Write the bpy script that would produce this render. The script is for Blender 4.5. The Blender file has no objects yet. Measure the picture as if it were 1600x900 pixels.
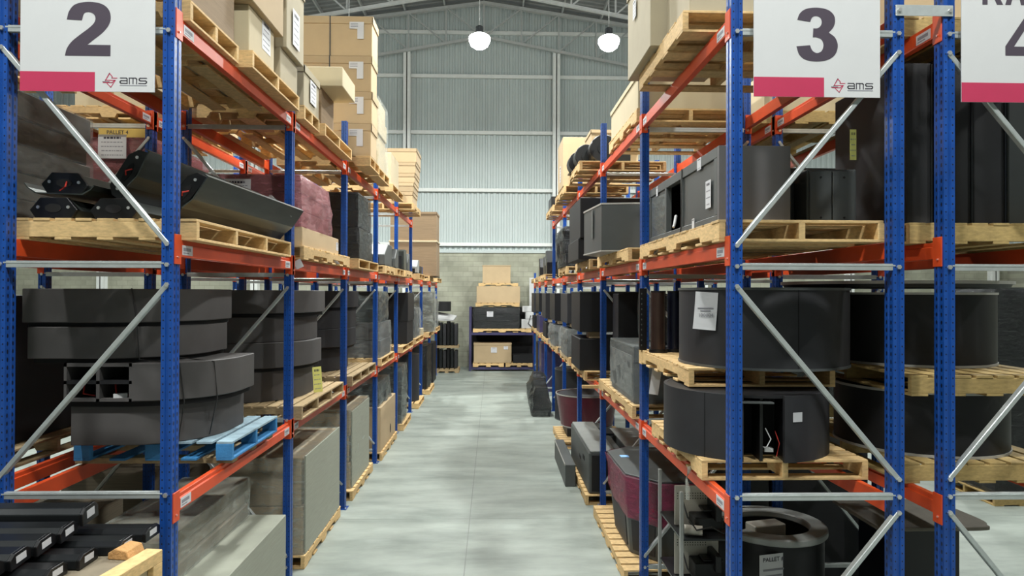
import bpy, bmesh, math, random
from mathutils import Vector, Matrix, noise
R = math.radians
SC = bpy.context.scene
COL = SC.collection

# ------------------------------------------------------------------ camera, light levels, exposure
CAM_H, YAW, PITCH, ROLL, FOC = 2.9547, 0.0277, 0.0071, 0.0033, 1067.0
cam = bpy.data.cameras.new('camera')
cam.sensor_width = 36.0
cam.lens = FOC * 36.0 / 1600.0
cam.clip_start, cam.clip_end = 0.05, 200
camo = bpy.data.objects.new('camera', cam)
COL.objects.link(camo)
F = Vector((math.sin(YAW) * math.cos(PITCH), math.cos(YAW) * math.cos(PITCH), math.sin(PITCH)))
R0 = Vector((math.cos(YAW), -math.sin(YAW), 0))
U0 = R0.cross(F)
RR = R0 * math.cos(ROLL) + U0 * math.sin(ROLL)
UU = U0 * math.cos(ROLL) - R0 * math.sin(ROLL)
camo.matrix_world = Matrix(((RR.x, UU.x, -F.x, 0), (RR.y, UU.y, -F.y, 0), (RR.z, UU.z, -F.z, CAM_H), (0, 0, 0, 1)))
SC.camera = camo
world = bpy.data.worlds.new('world')
SC.world = world
world.use_nodes = True
world.node_tree.nodes['Background'].inputs[0].default_value = (0.75, 0.85, 0.9, 1)
world.node_tree.nodes['Background'].inputs[1].default_value = 0.25
SC.view_settings.view_transform = 'Standard'
SC.view_settings.look = 'None'
SC.view_settings.gamma = 1
SC.view_settings.use_curve_mapping = False
SC.view_settings.exposure = 0.42
LAMP_WATT = {18.9: 400.0, 9.9: 390.0, 0.9: 250.0}
LAMP_COL = (0.97, 1.0, 0.965)
LAMP_X = (-11.2, -4.0, -0.4, 3.2, 10.4)
LAMP_Y = (18.9, 9.9, 0.9)
LAMP_Z = 10.0

# ------------------------------------------------------------------ measures of the place
BL = lambda k: 4.391 + 2.5177 * k          # post lines of the left rack
BR = lambda k: 4.280 + 2.5647 * k          # post lines of the right rack
Z1, Z2, Z3 = 1.599, 3.235, 4.668           # beam centres
BH = 0.11
D1, D2, D3 = Z1 + BH / 2, Z2 + BH / 2, Z3 + BH / 2
rnd = random.Random(7)

# ------------------------------------------------------------------ materials
MATS = {}
def nt(name):
    m = bpy.data.materials.new(name); m.use_nodes = True
    t = m.node_tree
    return m, t, t.nodes['Principled BSDF']
def node(t, typ, **kw):
    n = t.nodes.new(typ)
    for k, v in kw.items():
        if hasattr(n, k) and not k.startswith('i_'): setattr(n, k, v)
        else: n.inputs[k[2:].replace('_', ' ') if k.startswith('i_') else k].default_value = v
    return n
def simple(name, col, rough=0.6, metal=0.0, var=0.12, scale=6.0, bump=0.0, bscale=80, stretch=(1, 1, 1), objvar=0.0, spec=0.5):
    m, t, b = nt(name)
    L = t.links
    tc = t.nodes.new('ShaderNodeTexCoord')
    mp = t.nodes.new('ShaderNodeMapping'); mp.inputs['Scale'].default_value = stretch
    L.new(tc.outputs['Object'], mp.inputs['Vector'])
    nz = node(t, 'ShaderNodeTexNoise', i_Scale=scale, i_Detail=6.0, i_Roughness=0.6)
    L.new(mp.outputs[0], nz.inputs['Vector'])
    mr = node(t, 'ShaderNodeMapRange', i_From_Min=0.25, i_From_Max=0.75, i_To_Min=1 - var, i_To_Max=1 + var)
    L.new(nz.outputs[0], mr.inputs['Value'])
    val = mr.outputs[0]
    if objvar:
        oi = t.nodes.new('ShaderNodeObjectInfo')
        m2 = node(t, 'ShaderNodeMapRange', i_To_Min=1 - objvar, i_To_Max=1 + objvar)
        L.new(oi.outputs['Random'], m2.inputs['Value'])
        mu = node(t, 'ShaderNodeMath', operation='MULTIPLY')
        L.new(val, mu.inputs[0]); L.new(m2.outputs[0], mu.inputs[1]); val = mu.outputs[0]
    vm = node(t, 'ShaderNodeVectorMath', operation='SCALE'); vm.inputs[0].default_value = col
    L.new(val, vm.inputs['Scale']); L.new(vm.outputs[0], b.inputs['Base Color'])
    b.inputs['Roughness'].default_value = rough; b.inputs['Metallic'].default_value = metal
    b.inputs['Specular IOR Level'].default_value = spec
    if bump:
        n2 = node(t, 'ShaderNodeTexNoise', i_Scale=float(bscale), i_Detail=4.0)
        L.new(mp.outputs[0], n2.inputs['Vector'])
        bp = node(t, 'ShaderNodeBump', i_Strength=bump, i_Distance=0.02)
        L.new(n2.outputs[0], bp.inputs['Height']); L.new(bp.outputs[0], b.inputs['Normal'])
    MATS[name] = m
    return m
def M(n): return MATS[n]

simple('rack_blue', (0.006, 0.056, 0.265), 0.38, var=0.18, scale=9)
simple('beam_orange', (0.6, 0.065, 0.013), 0.42, var=0.12, scale=5)
simple('galvanised', (0.50, 0.53, 0.53), 0.40, 0.55, var=0.12, scale=14)
simple('bolt_steel', (0.7, 0.7, 0.7), 0.3, 0.8)
simple('pallet_pine', (0.6, 0.405, 0.185), 0.75, var=0.25, scale=7, stretch=(3, 3, 9), bump=0.15, objvar=0.14)
simple('pallet_old', (0.36, 0.26, 0.14), 0.8, var=0.3, scale=7, stretch=(3, 3, 9), bump=0.2, objvar=0.15)
simple('pallet_blue', (0.035, 0.19, 0.42), 0.65, var=0.25, scale=9, bump=0.15)
simple('pallet_blue_deck', (0.24, 0.34, 0.40), 0.7, var=0.35, scale=9, bump=0.15)
simple('raw_timber', (0.50, 0.27, 0.10), 0.8, var=0.3, scale=8, bump=0.3)
simple('cardboard', (0.44, 0.325, 0.19), 0.8, var=0.06, scale=3, objvar=0.10)
simple('cardboard_pale', (0.50, 0.42, 0.275), 0.8, var=0.06, scale=3, objvar=0.06)
simple('cardboard_grey', (0.36, 0.31, 0.215), 0.8, var=0.07, scale=3, objvar=0.06)
simple('cardboard_dark', (0.24, 0.165, 0.095), 0.8, var=0.15, scale=3, stretch=(1, 1, 14))
simple('cardboard_yellow', (0.62, 0.43, 0.11), 0.8, var=0.06)
simple('cardboard_inside', (0.27, 0.19, 0.11), 0.85, var=0.08)
simple('tape', (0.40, 0.29, 0.16), 0.3, var=0.04)
simple('strap_black', (0.02, 0.02, 0.02), 0.5)
simple('paper', (0.56, 0.56, 0.58), 0.6, var=0.03)
simple('paper_yellow', (0.78, 0.75, 0.22), 0.6, var=0.05)
simple('note_blue', (0.25, 0.48, 0.85), 0.6, var=0.03)
simple('ink', (0.035, 0.03, 0.045), 0.6)
simple('ink_grey', (0.22, 0.22, 0.25), 0.6)
simple('sign_white', (0.55, 0.55, 0.56), 0.45, var=0.02)
simple('sign_ink', (0.050, 0.036, 0.055), 0.5, var=0.04)
simple('sign_pink', (0.45, 0.028, 0.085), 0.45, var=0.05)
simple('black_laminate', (0.013, 0.013, 0.0145), 0.50, var=0.18, scale=4, bump=0.03, bscale=220, spec=0.3)
simple('charcoal_laminate', (0.076, 0.071, 0.07), 0.55, var=0.12, scale=4, bump=0.04, bscale=260, spec=0.3)
simple('charcoal_dark', (0.027, 0.027, 0.03), 0.55, var=0.15, scale=4, bump=0.04, bscale=260, spec=0.3)
simple('slate_laminate', (0.062, 0.068, 0.068), 0.45, var=0.1, scale=3)
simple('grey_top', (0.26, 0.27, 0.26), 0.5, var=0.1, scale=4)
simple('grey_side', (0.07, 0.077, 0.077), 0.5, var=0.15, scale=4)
simple('trim_pale', (0.42, 0.41, 0.385), 0.4, 0.3, var=0.08)
simple('black_metal', (0.007, 0.007, 0.008), 0.36, 0.2, var=0.2)
simple('green_grey_metal', (0.06, 0.068, 0.062), 0.33, 0.55, var=0.2, scale=3, stretch=(6, 1, 6))
simple('dark_metal', (0.022, 0.024, 0.026), 0.30, 0.5, var=0.15)
simple('wrap_brown', (0.06, 0.044, 0.028), 0.7, var=0.25, scale=3, stretch=(1, 1, 14))
simple('cabinet_grey', (0.115, 0.11, 0.112), 0.5, var=0.1, scale=4)
simple('pallet_honey', (0.38, 0.265, 0.10), 0.75, var=0.28, scale=7, stretch=(3, 3, 9), bump=0.15, objvar=0.12)
simple('void_black', (0.004, 0.004, 0.005), 0.9)
simple('cable', (0.012, 0.012, 0.012), 0.5)
simple('cable_red', (0.45, 0.03, 0.02), 0.5)
simple('beige_panel', (0.40, 0.375, 0.325), 0.5, 0.1, var=0.08)
simple('brown_metal', (0.07, 0.042, 0.034), 0.25, 0.6, var=0.15)
simple('navy_metal', (0.012, 0.014, 0.03), 0.25, 0.5, var=0.15)
simple('wine_gloss', (0.095, 0.014, 0.026), 0.25, var=0.15)
simple('violet_panel', (0.05, 0.045, 0.11), 0.3, var=0.12)
simple('red_goods', (0.17, 0.045, 0.04), 0.6, var=0.25, scale=3, stretch=(1, 1, 5))
simple('mat_brown', (0.13, 0.115, 0.09), 0.8, var=0.25, scale=5, bump=0.1)
simple('board_brown', (0.2, 0.165, 0.115), 0.7, var=0.22, scale=3, stretch=(1.2, 1.2, 40))
simple('board_white', (0.29, 0.3, 0.245), 0.6, var=0.12, scale=3, stretch=(1.5, 1.5, 30))
simple('white_plastic', (0.55, 0.55, 0.55), 0.4, var=0.04)
simple('wall_column_paint', (0.7, 0.72, 0.7), 0.55, var=0.06)
simple('truss_steel', (0.42, 0.435, 0.43), 0.5, var=0.12)
simple('roof_sheet', (0.2, 0.21, 0.21), 0.5, 0.1, var=0.1)

def film(name, col, opac, rough=0.18, bscale=9.0, bstr=0.7, stretch=(1, 1, 3)):
    m, t, b = nt(name); L = t.links
    tc = t.nodes.new('ShaderNodeTexCoord')
    mp = t.nodes.new('ShaderNodeMapping'); mp.inputs['Scale'].default_value = stretch
    L.new(tc.outputs['Object'], mp.inputs['Vector'])
    nz = node(t, 'ShaderNodeTexNoise', i_Scale=bscale, i_Detail=5.0, i_Roughness=0.65, i_Distortion=0.8)
    L.new(mp.outputs[0], nz.inputs['Vector'])
    bp = node(t, 'ShaderNodeBump', i_Strength=bstr, i_Distance=0.03)
    L.new(nz.outputs[0], bp.inputs['Height'])
    L.new(bp.outputs[0], b.inputs['Normal'])
    b.inputs['Base Color'].default_value = (*col, 1); b.inputs['Roughness'].default_value = rough
    mr = node(t, 'ShaderNodeMapRange', i_From_Min=0.35, i_From_Max=0.72, i_To_Min=opac * 0.55, i_To_Max=min(1, opac * 1.5))
    L.new(nz.outputs[0], mr.inputs['Value'])
    L.new(mr.outputs[0], b.inputs['Alpha'])
    MATS[name] = m
film('stretch_film', (0.62, 0.66, 0.64), 0.22, 0.18, 5.0, 0.45)
film('stretch_film_milky', (0.46, 0.49, 0.44), 0.40, 0.25, 5, 0.4)
film('stretch_film_grey', (0.12, 0.135, 0.13), 0.75, 0.2, 3.5, 0.35)
film('stretch_film_black', (0.016, 0.018, 0.019), 0.95, 0.17, 7, 0.9)
film('stretch_film_red', (0.42, 0.17, 0.19), 0.55, 0.22, 5, 0.5)
film('stretch_film_wine', (0.36, 0.02, 0.10), 0.55, 0.15)

def post_material():
    m, t, b = nt('rack_blue_punched'); L = t.links
    tc = t.nodes.new('ShaderNodeTexCoord'); sp = t.nodes.new('ShaderNodeSeparateXYZ')
    L.new(tc.outputs['Object'], sp.inputs[0])
    ge = t.nodes.new('ShaderNodeNewGeometry'); sn = t.nodes.new('ShaderNodeSeparateXYZ')
    L.new(ge.outputs['True Normal'], sn.inputs[0])
    def ma(op, a, bb=None, c=None):
        n = node(t, 'ShaderNodeMath', operation=op)
        for i, v in enumerate((a, bb, c)):
            if v is None: continue
            if isinstance(v, (int, float)): n.inputs[i].default_value = v
            else: L.new(v, n.inputs[i])
        return n.outputs[0]
    X, Y, Z = sp.outputs
    def slots(u, uoff, ru, rz, pitch):
        du = ma('SUBTRACT', ma('ABSOLUTE', u), uoff)
        dz = ma('SUBTRACT', ma('MODULO', ma('ADD', Z, 1.0), pitch), pitch / 2)
        e = ma('ADD', ma('POWER', ma('DIVIDE', du, ru), 2.0), ma('POWER', ma('DIVIDE', dz, rz), 2.0))
        return ma('LESS_THAN', e, 1.0)
    fx = ma('GREATER_THAN', ma('ABSOLUTE', sn.outputs[0]), 0.7)
    fy = ma('GREATER_THAN', ma('ABSOLUTE', sn.outputs[1]), 0.7)
    h = ma('MAXIMUM', ma('MULTIPLY', fx, slots(Y, 0.024, 0.0075, 0.014, 0.05)), ma('MULTIPLY', fy, slots(X, 0.022, 0.0045, 0.0055, 0.05)))  # holes are dark colour standing in for their shaded inside
    nz = node(t, 'ShaderNodeTexNoise', i_Scale=9.0, i_Detail=5.0); L.new(tc.outputs['Object'], nz.inputs['Vector'])
    mr = node(t, 'ShaderNodeMapRange', i_From_Min=0.25, i_From_Max=0.75, i_To_Min=0.82, i_To_Max=1.18); L.new(nz.outputs[0], mr.inputs['Value'])
    vm = node(t, 'ShaderNodeVectorMath', operation='SCALE'); vm.inputs[0].default_value = (0.006, 0.057, 0.275)
    L.new(mr.outputs[0], vm.inputs['Scale'])
    mx = node(t, 'ShaderNodeMix', data_type='RGBA')
    L.new(h, mx.inputs[0]); L.new(vm.outputs[0], mx.inputs[6]); mx.inputs[7].default_value = (0.003, 0.006, 0.025, 1)
    L.new(mx.outputs[2], b.inputs['Base Color']); b.inputs['Roughness'].default_value = 0.36
    MATS['rack_blue_punched'] = m
post_material()

def floor_material():
    m, t, b = nt('polished_concrete'); L = t.links
    tc = t.nodes.new('ShaderNodeTexCoord')
    n1 = node(t, 'ShaderNodeTexNoise', i_Scale=0.9, i_Detail=8.0, i_Roughness=0.62)
    mp = t.nodes.new('ShaderNodeMapping'); mp.inputs['Scale'].default_value = (0.8, 2.4, 1)
    L.new(tc.outputs['Object'], mp.inputs['Vector']); L.new(mp.outputs[0], n1.inputs['Vector'])
    r1 = node(t, 'ShaderNodeValToRGB')
    r1.color_ramp.elements[0].position = 0.30; r1.color_ramp.elements[0].color = (0.185, 0.212, 0.19, 1)
    r1.color_ramp.elements[1].position = 0.66; r1.color_ramp.elements[1].color = (0.335, 0.37, 0.335, 1)
    L.new(n1.outputs[0], r1.inputs[0])
    sp = t.nodes.new('ShaderNodeSeparateXYZ'); L.new(tc.outputs['Object'], sp.inputs[0])
    def line(sock, off, pitch, w):
        a = node(t, 'ShaderNodeMath', operation='ADD'); L.new(sock, a.inputs[0]); a.inputs[1].default_value = off + 100 * pitch
        q = node(t, 'ShaderNodeMath', operation='MODULO'); L.new(a.outputs[0], q.inputs[0]); q.inputs[1].default_value = pitch
        c = node(t, 'ShaderNodeMath', operation='LESS_THAN'); L.new(q.outputs[0], c.inputs[0]); c.inputs[1].default_value = w
        return c.outputs[0]
    mxx = node(t, 'ShaderNodeMath', operation='MAXIMUM')
    L.new(line(sp.outputs[1], -8.95, 2.36, 0.014), mxx.inputs[0]); L.new(line(sp.outputs[0], 0.30, 4.2, 0.012), mxx.inputs[1])
    mu = node(t, 'ShaderNodeMath', operation='MULTIPLY'); L.new(mxx.outputs[0], mu.inputs[0]); mu.inputs[1].default_value = 0.55
    mx = node(t, 'ShaderNodeMix', data_type='RGBA'); L.new(mu.outputs[0], mx.inputs[0])
    L.new(r1.outputs[0], mx.inputs[6]); mx.inputs[7].default_value = (0.12, 0.13, 0.12, 1)
    L.new(mx.outputs[2], b.inputs['Base Color'])
    n2 = node(t, 'ShaderNodeTexNoise', i_Scale=5.0, i_Detail=5.0); L.new(tc.outputs['Object'], n2.inputs['Vector'])
    rr = node(t, 'ShaderNodeMapRange', i_To_Min=0.35, i_To_Max=0.65); L.new(n2.outputs[0], rr.inputs['Value'])
    L.new(rr.outputs[0], b.inputs['Roughness'])
    MATS['polished_concrete'] = m
floor_material()

def block_material():
    m, t, b = nt('concrete_block'); L = t.links
    tc = t.nodes.new('ShaderNodeTexCoord')
    mp = t.nodes.new('ShaderNodeMapping'); mp.inputs['Rotation'].default_value = (R(90), 0, 0)
    L.new(tc.outputs['Object'], mp.inputs['Vector'])
    br = node(t, 'ShaderNodeTexBrick', i_Scale=1.0)
    br.inputs['Color1'].default_value = (0.30, 0.305, 0.235, 1); br.inputs['Color2'].default_value = (0.36, 0.36, 0.285, 1)
    br.inputs['Mortar'].default_value = (0.25, 0.25, 0.20, 1)
    br.inputs['Mortar Size'].default_value = 0.008; br.inputs['Brick Width'].default_value = 0.4; br.inputs['Row Height'].default_value = 0.2
    L.new(mp.outputs[0], br.inputs['Vector'])
    nz = node(t, 'ShaderNodeTexNoise', i_Scale=1.4, i_Detail=6.0); L.new(tc.outputs['Object'], nz.inputs['Vector'])
    mr = node(t, 'ShaderNodeMapRange', i_From_Min=0.3, i_From_Max=0.7, i_To_Min=0.8, i_To_Max=1.2); L.new(nz.outputs[0], mr.inputs['Value'])
    vm = node(t, 'ShaderNodeVectorMath', operation='SCALE'); L.new(br.outputs[0], vm.inputs[0]); L.new(mr.outputs[0], vm.inputs['Scale'])
    L.new(vm.outputs[0], b.inputs['Base Color']); b.inputs['Roughness'].default_value = 0.85
    MATS['concrete_block'] = m
block_material()
simple('wall_sheet', (0.455, 0.51, 0.505), 0.5, 0.0, var=0.05, scale=1.2)
m, t, b = nt('lamp_glow')
b.inputs['Base Color'].default_value = (0.9, 0.9, 0.9, 1)
b.inputs['Emission Color'].default_value = (*LAMP_COL, 1)
b.inputs['Emission Strength'].default_value = 60.0
MATS['lamp_glow'] = m

# ------------------------------------------------------------------ mesh builder
class G:
    def __init__(s): s.v = []; s.f = []; s.m = []; s.mats = []
    def mi(s, m):
        if m not in s.mats: s.mats.append(m)
        return s.mats.index(m)
    def add(s, vs, fs, m, mtx=None):
        o = len(s.v); i = s.mi(m)
        for v in vs:
            v = Vector(v)
            s.v.append(mtx @ v if mtx is not None else v)
        for f in fs: s.f.append([o + k for k in f]); s.m.append(i)
        return s
    def box(s, x0, x1, y0, y1, z0, z1, m, rz=0.0, mtx=None):
        vs = [(x0, y0, z0), (x1, y0, z0), (x1, y1, z0), (x0, y1, z0), (x0, y0, z1), (x1, y0, z1), (x1, y1, z1), (x0, y1, z1)]
        fs = [(0, 3, 2, 1), (4, 5, 6, 7), (0, 1, 5, 4), (1, 2, 6, 5), (2, 3, 7, 6), (3, 0, 4, 7)]
        if rz:
            c = Vector(((x0 + x1) / 2, (y0 + y1) / 2, 0))
            mtx = Matrix.Translation(c) @ Matrix.Rotation(rz, 4, 'Z') @ Matrix.Translation(-c)
        return s.add(vs, fs, m, mtx)
    def prism(s, poly, axis, a, b, m, mtx=None, scale_b=None):
        n = len(poly)
        mk = {'z': lambda p, q: (p[0], p[1], q), 'y': lambda p, q: (p[0], q, p[1]), 'x': lambda p, q: (q, p[0], p[1])}[axis]
        pb = poly if scale_b is None else [(p[0] * scale_b, p[1] * scale_b) for p in poly]
        vs = [mk(p, a) for p in poly] + [mk(p, b) for p in pb]
        fs = [list(range(n)), list(range(2 * n - 1, n - 1, -1))] + [(i + n, (i + 1) % n + n, (i + 1) % n, i) for i in range(n)]
        return s.add(vs, fs, m, mtx)
    def tube(s, pts, r, m, n=8, caps=True):
        pts = [Vector(p) for p in pts]; rings = []
        for i, p in enumerate(pts):
            d = (pts[min(i + 1, len(pts) - 1)] - pts[max(i - 1, 0)]).normalized()
            u = d.orthogonal().normalized() if abs(d.z) > 0.98 else d.cross(Vector((0, 0, 1))).normalized()
            w = d.cross(u)
            rad = r[i] if isinstance(r, (list, tuple)) else r
            rings.append([p + (u * math.cos(2 * math.pi * k / n) + w * math.sin(2 * math.pi * k / n)) * rad for k in range(n)])
        vs = [v for q in rings for v in q]; fs = []
        for i in range(len(pts) - 1):
            for k in range(n):
                fs.append((i * n + k, i * n + (k + 1) % n, (i + 1) * n + (k + 1) % n, (i + 1) * n + k))
        if caps: fs += [list(range(n))[::-1], [(len(pts) - 1) * n + k for k in range(n)]]
        return s.add(vs, fs, m)
    def bar(s, p0, p1, w, h, m):            # rectangular bar between two points, w horizontal-ish, h other
        p0, p1 = Vector(p0), Vector(p1); d = (p1 - p0); L = d.length; d.normalize()
        up = Vector((0, 1, 0)) if abs(d.y) < 0.9 else Vector((0, 0, 1))
        u = d.cross(up).normalized(); w2 = u.cross(d)
        mt = Matrix((( d.x, u.x, w2.x, p0.x), (d.y, u.y, w2.y, p0.y), (d.z, u.z, w2.z, p0.z), (0, 0, 0, 1)))
        return s.box(0, L, -h / 2, h / 2, -w / 2, w / 2, m, mtx=mt)
    def lathe(s, prof, cx, cy, m, n=40, a0=0.0, a1=2 * math.pi):
        full = abs(a1 - a0 - 2 * math.pi) < 1e-6
        k = n if full else n + 1
        vs = []
        for i in range(k):
            a = a0 + (a1 - a0) * i / n
            for r, z in prof: vs.append((cx + r * math.cos(a), cy + r * math.sin(a), z))
        P = len(prof); fs = []
        for i in range(n):
            j = (i + 1) % k
            for q in range(P):
                q2 = (q + 1) % P
                fs.append((i * P + q, j * P + q, j * P + q2, i * P + q2))
        if not full: fs += [list(range(P)), [n * P + q for q in range(P)][::-1]]
        return s.add(vs, fs, m)
    def mesh(s, name, bevel=0.0, smooth=0.0):
        me = bpy.data.meshes.new(name)
        me.from_pydata([tuple(v) for v in s.v], [], s.f)
        for m in s.mats: me.materials.append(M(m))
        for p, i in zip(me.polygons, s.m): p.material_index = i
        bm = bmesh.new(); bm.from_mesh(me)
        bmesh.ops.recalc_face_normals(bm, faces=bm.faces)
        if bevel:
            es = [e for e in bm.edges if len(e.link_faces) == 2 and e.calc_face_angle(0) > 0.6]
            bmesh.ops.bevel(bm, geom=es, offset=bevel, segments=1, affect='EDGES', profile=0.5, clamp_overlap=True)
        bm.to_mesh(me); bm.free()
        if smooth:
            for p in me.polygons: p.use_smooth = True
            me.set_sharp_from_angle(angle=smooth)
        return me

def link(name, me, parent=None):
    o = bpy.data.objects.new(name, me); COL.objects.link(o)
    if parent is not None: o.parent = parent
    return o
def part(name, g, parent, bevel=0.0, smooth=0.0, loc=None, rz=0.0, label=None):
    o = link(name, g.mesh(name, bevel, smooth) if isinstance(g, G) else g, parent)
    if loc is not None: o.location = loc
    if rz: o.rotation_euler = (0, 0, rz)
    if label: o['label'] = label
    return o
LABELS = {}
def tag(o, label, cat, group=None):
    o['label'] = label; o['category'] = cat
    if group: o['group'] = group
    o['kind'] = 'thing'
    n = len(label.split())
    if n < 4 or n > 16: print('LABEL LENGTH', n, label)
    if label in LABELS: print('DUPLICATE LABEL', label)
    LABELS[label] = 1
    return o
def thing(name, label, cat, loc=(0, 0, 0), rz=0.0, group=None):
    o = link(name, None); o.location = loc; o.rotation_euler = (0, 0, rz); o.empty_display_size = 0.2
    return tag(o, label, cat, group)
def struct(name, g, parent=None, bevel=0.0, smooth=0.0):
    o = link(name, g.mesh(name, bevel, smooth), parent)
    if parent is None: o['kind'] = 'structure'
    return o
def copy_tree(o, loc, label, group=None):
    c = o.copy(); COL.objects.link(c); c.location = loc
    def rec(a, b):
        for ch in a.children:
            d = ch.copy(); COL.objects.link(d); d.parent = b; rec(ch, d)
    rec(o, c)
    tag(c, label, o['category'], group or o.get('group'))
    return c

# ------------------------------------------------------------------ the hall
XW0, XW1, YW0, YW1 = -21.0, 21.0, -13.0, 27.3
RIDGE_X, RIDGE_Z, SLOPE = -0.4, 14.55, 0.145
def roof_z(x): return RIDGE_Z - SLOPE * abs(x - RIDGE_X)
struct('floor', G().box(XW0, XW1, YW0, YW1, -0.2, 0, 'polished_concrete'))

def corrug(a0, a1, period, depth, fn):
    """trapezoid corrugation along one axis; fn(a, d) gives the bottom and top point for that position"""
    g = G(); pts = []
    n = int((a1 - a0) / period)
    for i in range(n + 1):
        a = a0 + i * period
        for q, d in ((0, 0), (0.30, 0), (0.42, depth), (0.88, depth)):
            pts.append((min(a + q * period, a1), d))
    vs = []
    for a, d in pts: vs += list(fn(a, d))
    fs = [(2 * i, 2 * i + 2, 2 * i + 3, 2 * i + 1) for i in range(len(pts) - 1)]
    return g, vs, fs
BLOCK_H = 4.54
wb = struct('wall_back', G().box(XW0, XW1, YW1, YW1 + 0.2, 0, BLOCK_H, 'concrete_block'))
g, vs, fs = corrug(XW0, XW1, 0.22, 0.035, lambda a, d: ((a, YW1 + 0.10 - d, BLOCK_H + 0.12), (a, YW1 + 0.10 - d, roof_z(a) - 0.02)))
g.add(vs, fs, 'wall_sheet'); struct('sheet_cladding', g, wb)
g = G().box(XW0, XW1, YW1 - 0.06, YW1 + 0.12, BLOCK_H, BLOCK_H + 0.12, 'wall_sheet'); struct('sill_flashing', g, wb, bevel=0.01)
for z in (4.88, 7.05, 9.35, 11.6, 13.35):
    xs = 20.5 if z < 11.5 else (RIDGE_Z - z) / SLOPE - 0.3
    xs = min(20.5, xs)
    struct('girt', G().box(max(XW0, RIDGE_X - xs), min(XW1, RIDGE_X + xs), YW1 - 0.08, YW1 + 0.04, z - 0.07, z + 0.07, 'wall_column_paint'), wb, bevel=0.01)
def chord_lo(x): return 13.05 - 0.185 * abs(x - RIDGE_X)
for k in range(-3, 4):
    x = -0.47 + 2.965 + 5.93 * k
    if not XW0 < x < XW1: continue
    x0 = x - 0.13
    zt = chord_lo(x)
    g = G().box(x - 0.14, x + 0.14, YW1 - 0.30, YW1 - 0.26, 0, zt, 'wall_column_paint').box(x - 0.14, x + 0.14, YW1 - 0.04, YW1, 0, zt, 'wall_column_paint').box(x - 0.02, x + 0.02, YW1 - 0.30, YW1, 0, zt, 'wall_column_paint')
    struct('wall_column', g, wb)
for nm, x in (('wall_left', XW0), ('wall_right', XW1)):
    s = -1 if x < 0 else 1
    w = struct(nm, G().box(min(x, x + s * 0.2), max(x, x + s * 0.2), YW0, YW1, 0, BLOCK_H, 'concrete_block'))
    g, vs, fs = corrug(YW0, YW1, 0.30, 0.045, lambda a, d: ((x - s * (d - 0.08), a, BLOCK_H), (x - s * (d - 0.08), a, roof_z(x))))
    g.add(vs, fs, 'wall_sheet'); struct('sheet_cladding', g, w)
wf = struct('wall_front', G().box(XW0, XW1, YW0 - 0.2, YW0, 0, BLOCK_H, 'concrete_block'))
g, vs, fs = corrug(XW0, XW1, 0.60, 0.045, lambda a, d: ((a, YW0 - d, BLOCK_H), (a, YW0 - d, roof_z(a) - 0.02)))
g.add(vs, fs, 'wall_sheet'); struct('sheet_cladding', g, wf)

g, vs, fs = corrug(YW0, YW1 + 0.2, 0.33, 0.04, lambda a, d: ((RIDGE_X, a, RIDGE_Z + 0.1 + d), (XW0, a, roof_z(XW0) + 0.1 + d)))
g.add(vs, fs, 'roof_sheet')
g2, vs, fs = corrug(YW0, YW1 + 0.2, 0.33, 0.04, lambda a, d: ((XW1, a, roof_z(XW1) + 0.1 + d), (RIDGE_X, a, RIDGE_Z + 0.1 + d)))
g.add(vs, fs, 'roof_sheet')
ceil = struct('ceiling', g)
for k in range(-13, 14):
    x = RIDGE_X + 1.55 * k
    if not XW0 + 0.2 < x < XW1 - 0.2: continue
    z = roof_z(x)
    struct('purlin', G().box(x - 0.03, x + 0.03, YW0 + 0.1, YW1, z - 0.07, z + 0.085, 'truss_steel'), ceil)
def truss(y):
    g = G(); xs = [RIDGE_X + 1.483 * k for k in range(-13, 14)]
    for a, b in ((XW0 + 0.3, RIDGE_X), (RIDGE_X, XW1 - 0.3)):
        g.bar((a, y, roof_z(a) - 0.16), (b, y, roof_z(b) - 0.16), 0.15, 0.12, 'truss_steel')
        g.bar((a, y, chord_lo(a)), (b, y, chord_lo(b)), 0.11, 0.10, 'truss_steel')
    for i, x in enumerate(xs):
        g.bar((x, y, chord_lo(x)), (x, y, roof_z(x) - 0.16), 0.055, 0.055, 'truss_steel')
        if i + 1 < len(xs):
            x2 = xs[i + 1]
            if (x + x2) / 2 < RIDGE_X: g.bar((x2, y, chord_lo(x2)), (x, y, roof_z(x) - 0.16), 0.05, 0.05, 'truss_steel')
            else: g.bar((x, y, chord_lo(x)), (x2, y, roof_z(x2) - 0.16), 0.05, 0.05, 'truss_steel')
    struct('roof_truss', g, ceil)
for y in (26.9, 22.6, 18.0, 13.5, 9.0, 4.5, 0.0, -4.5, -9.0): truss(y)

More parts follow.
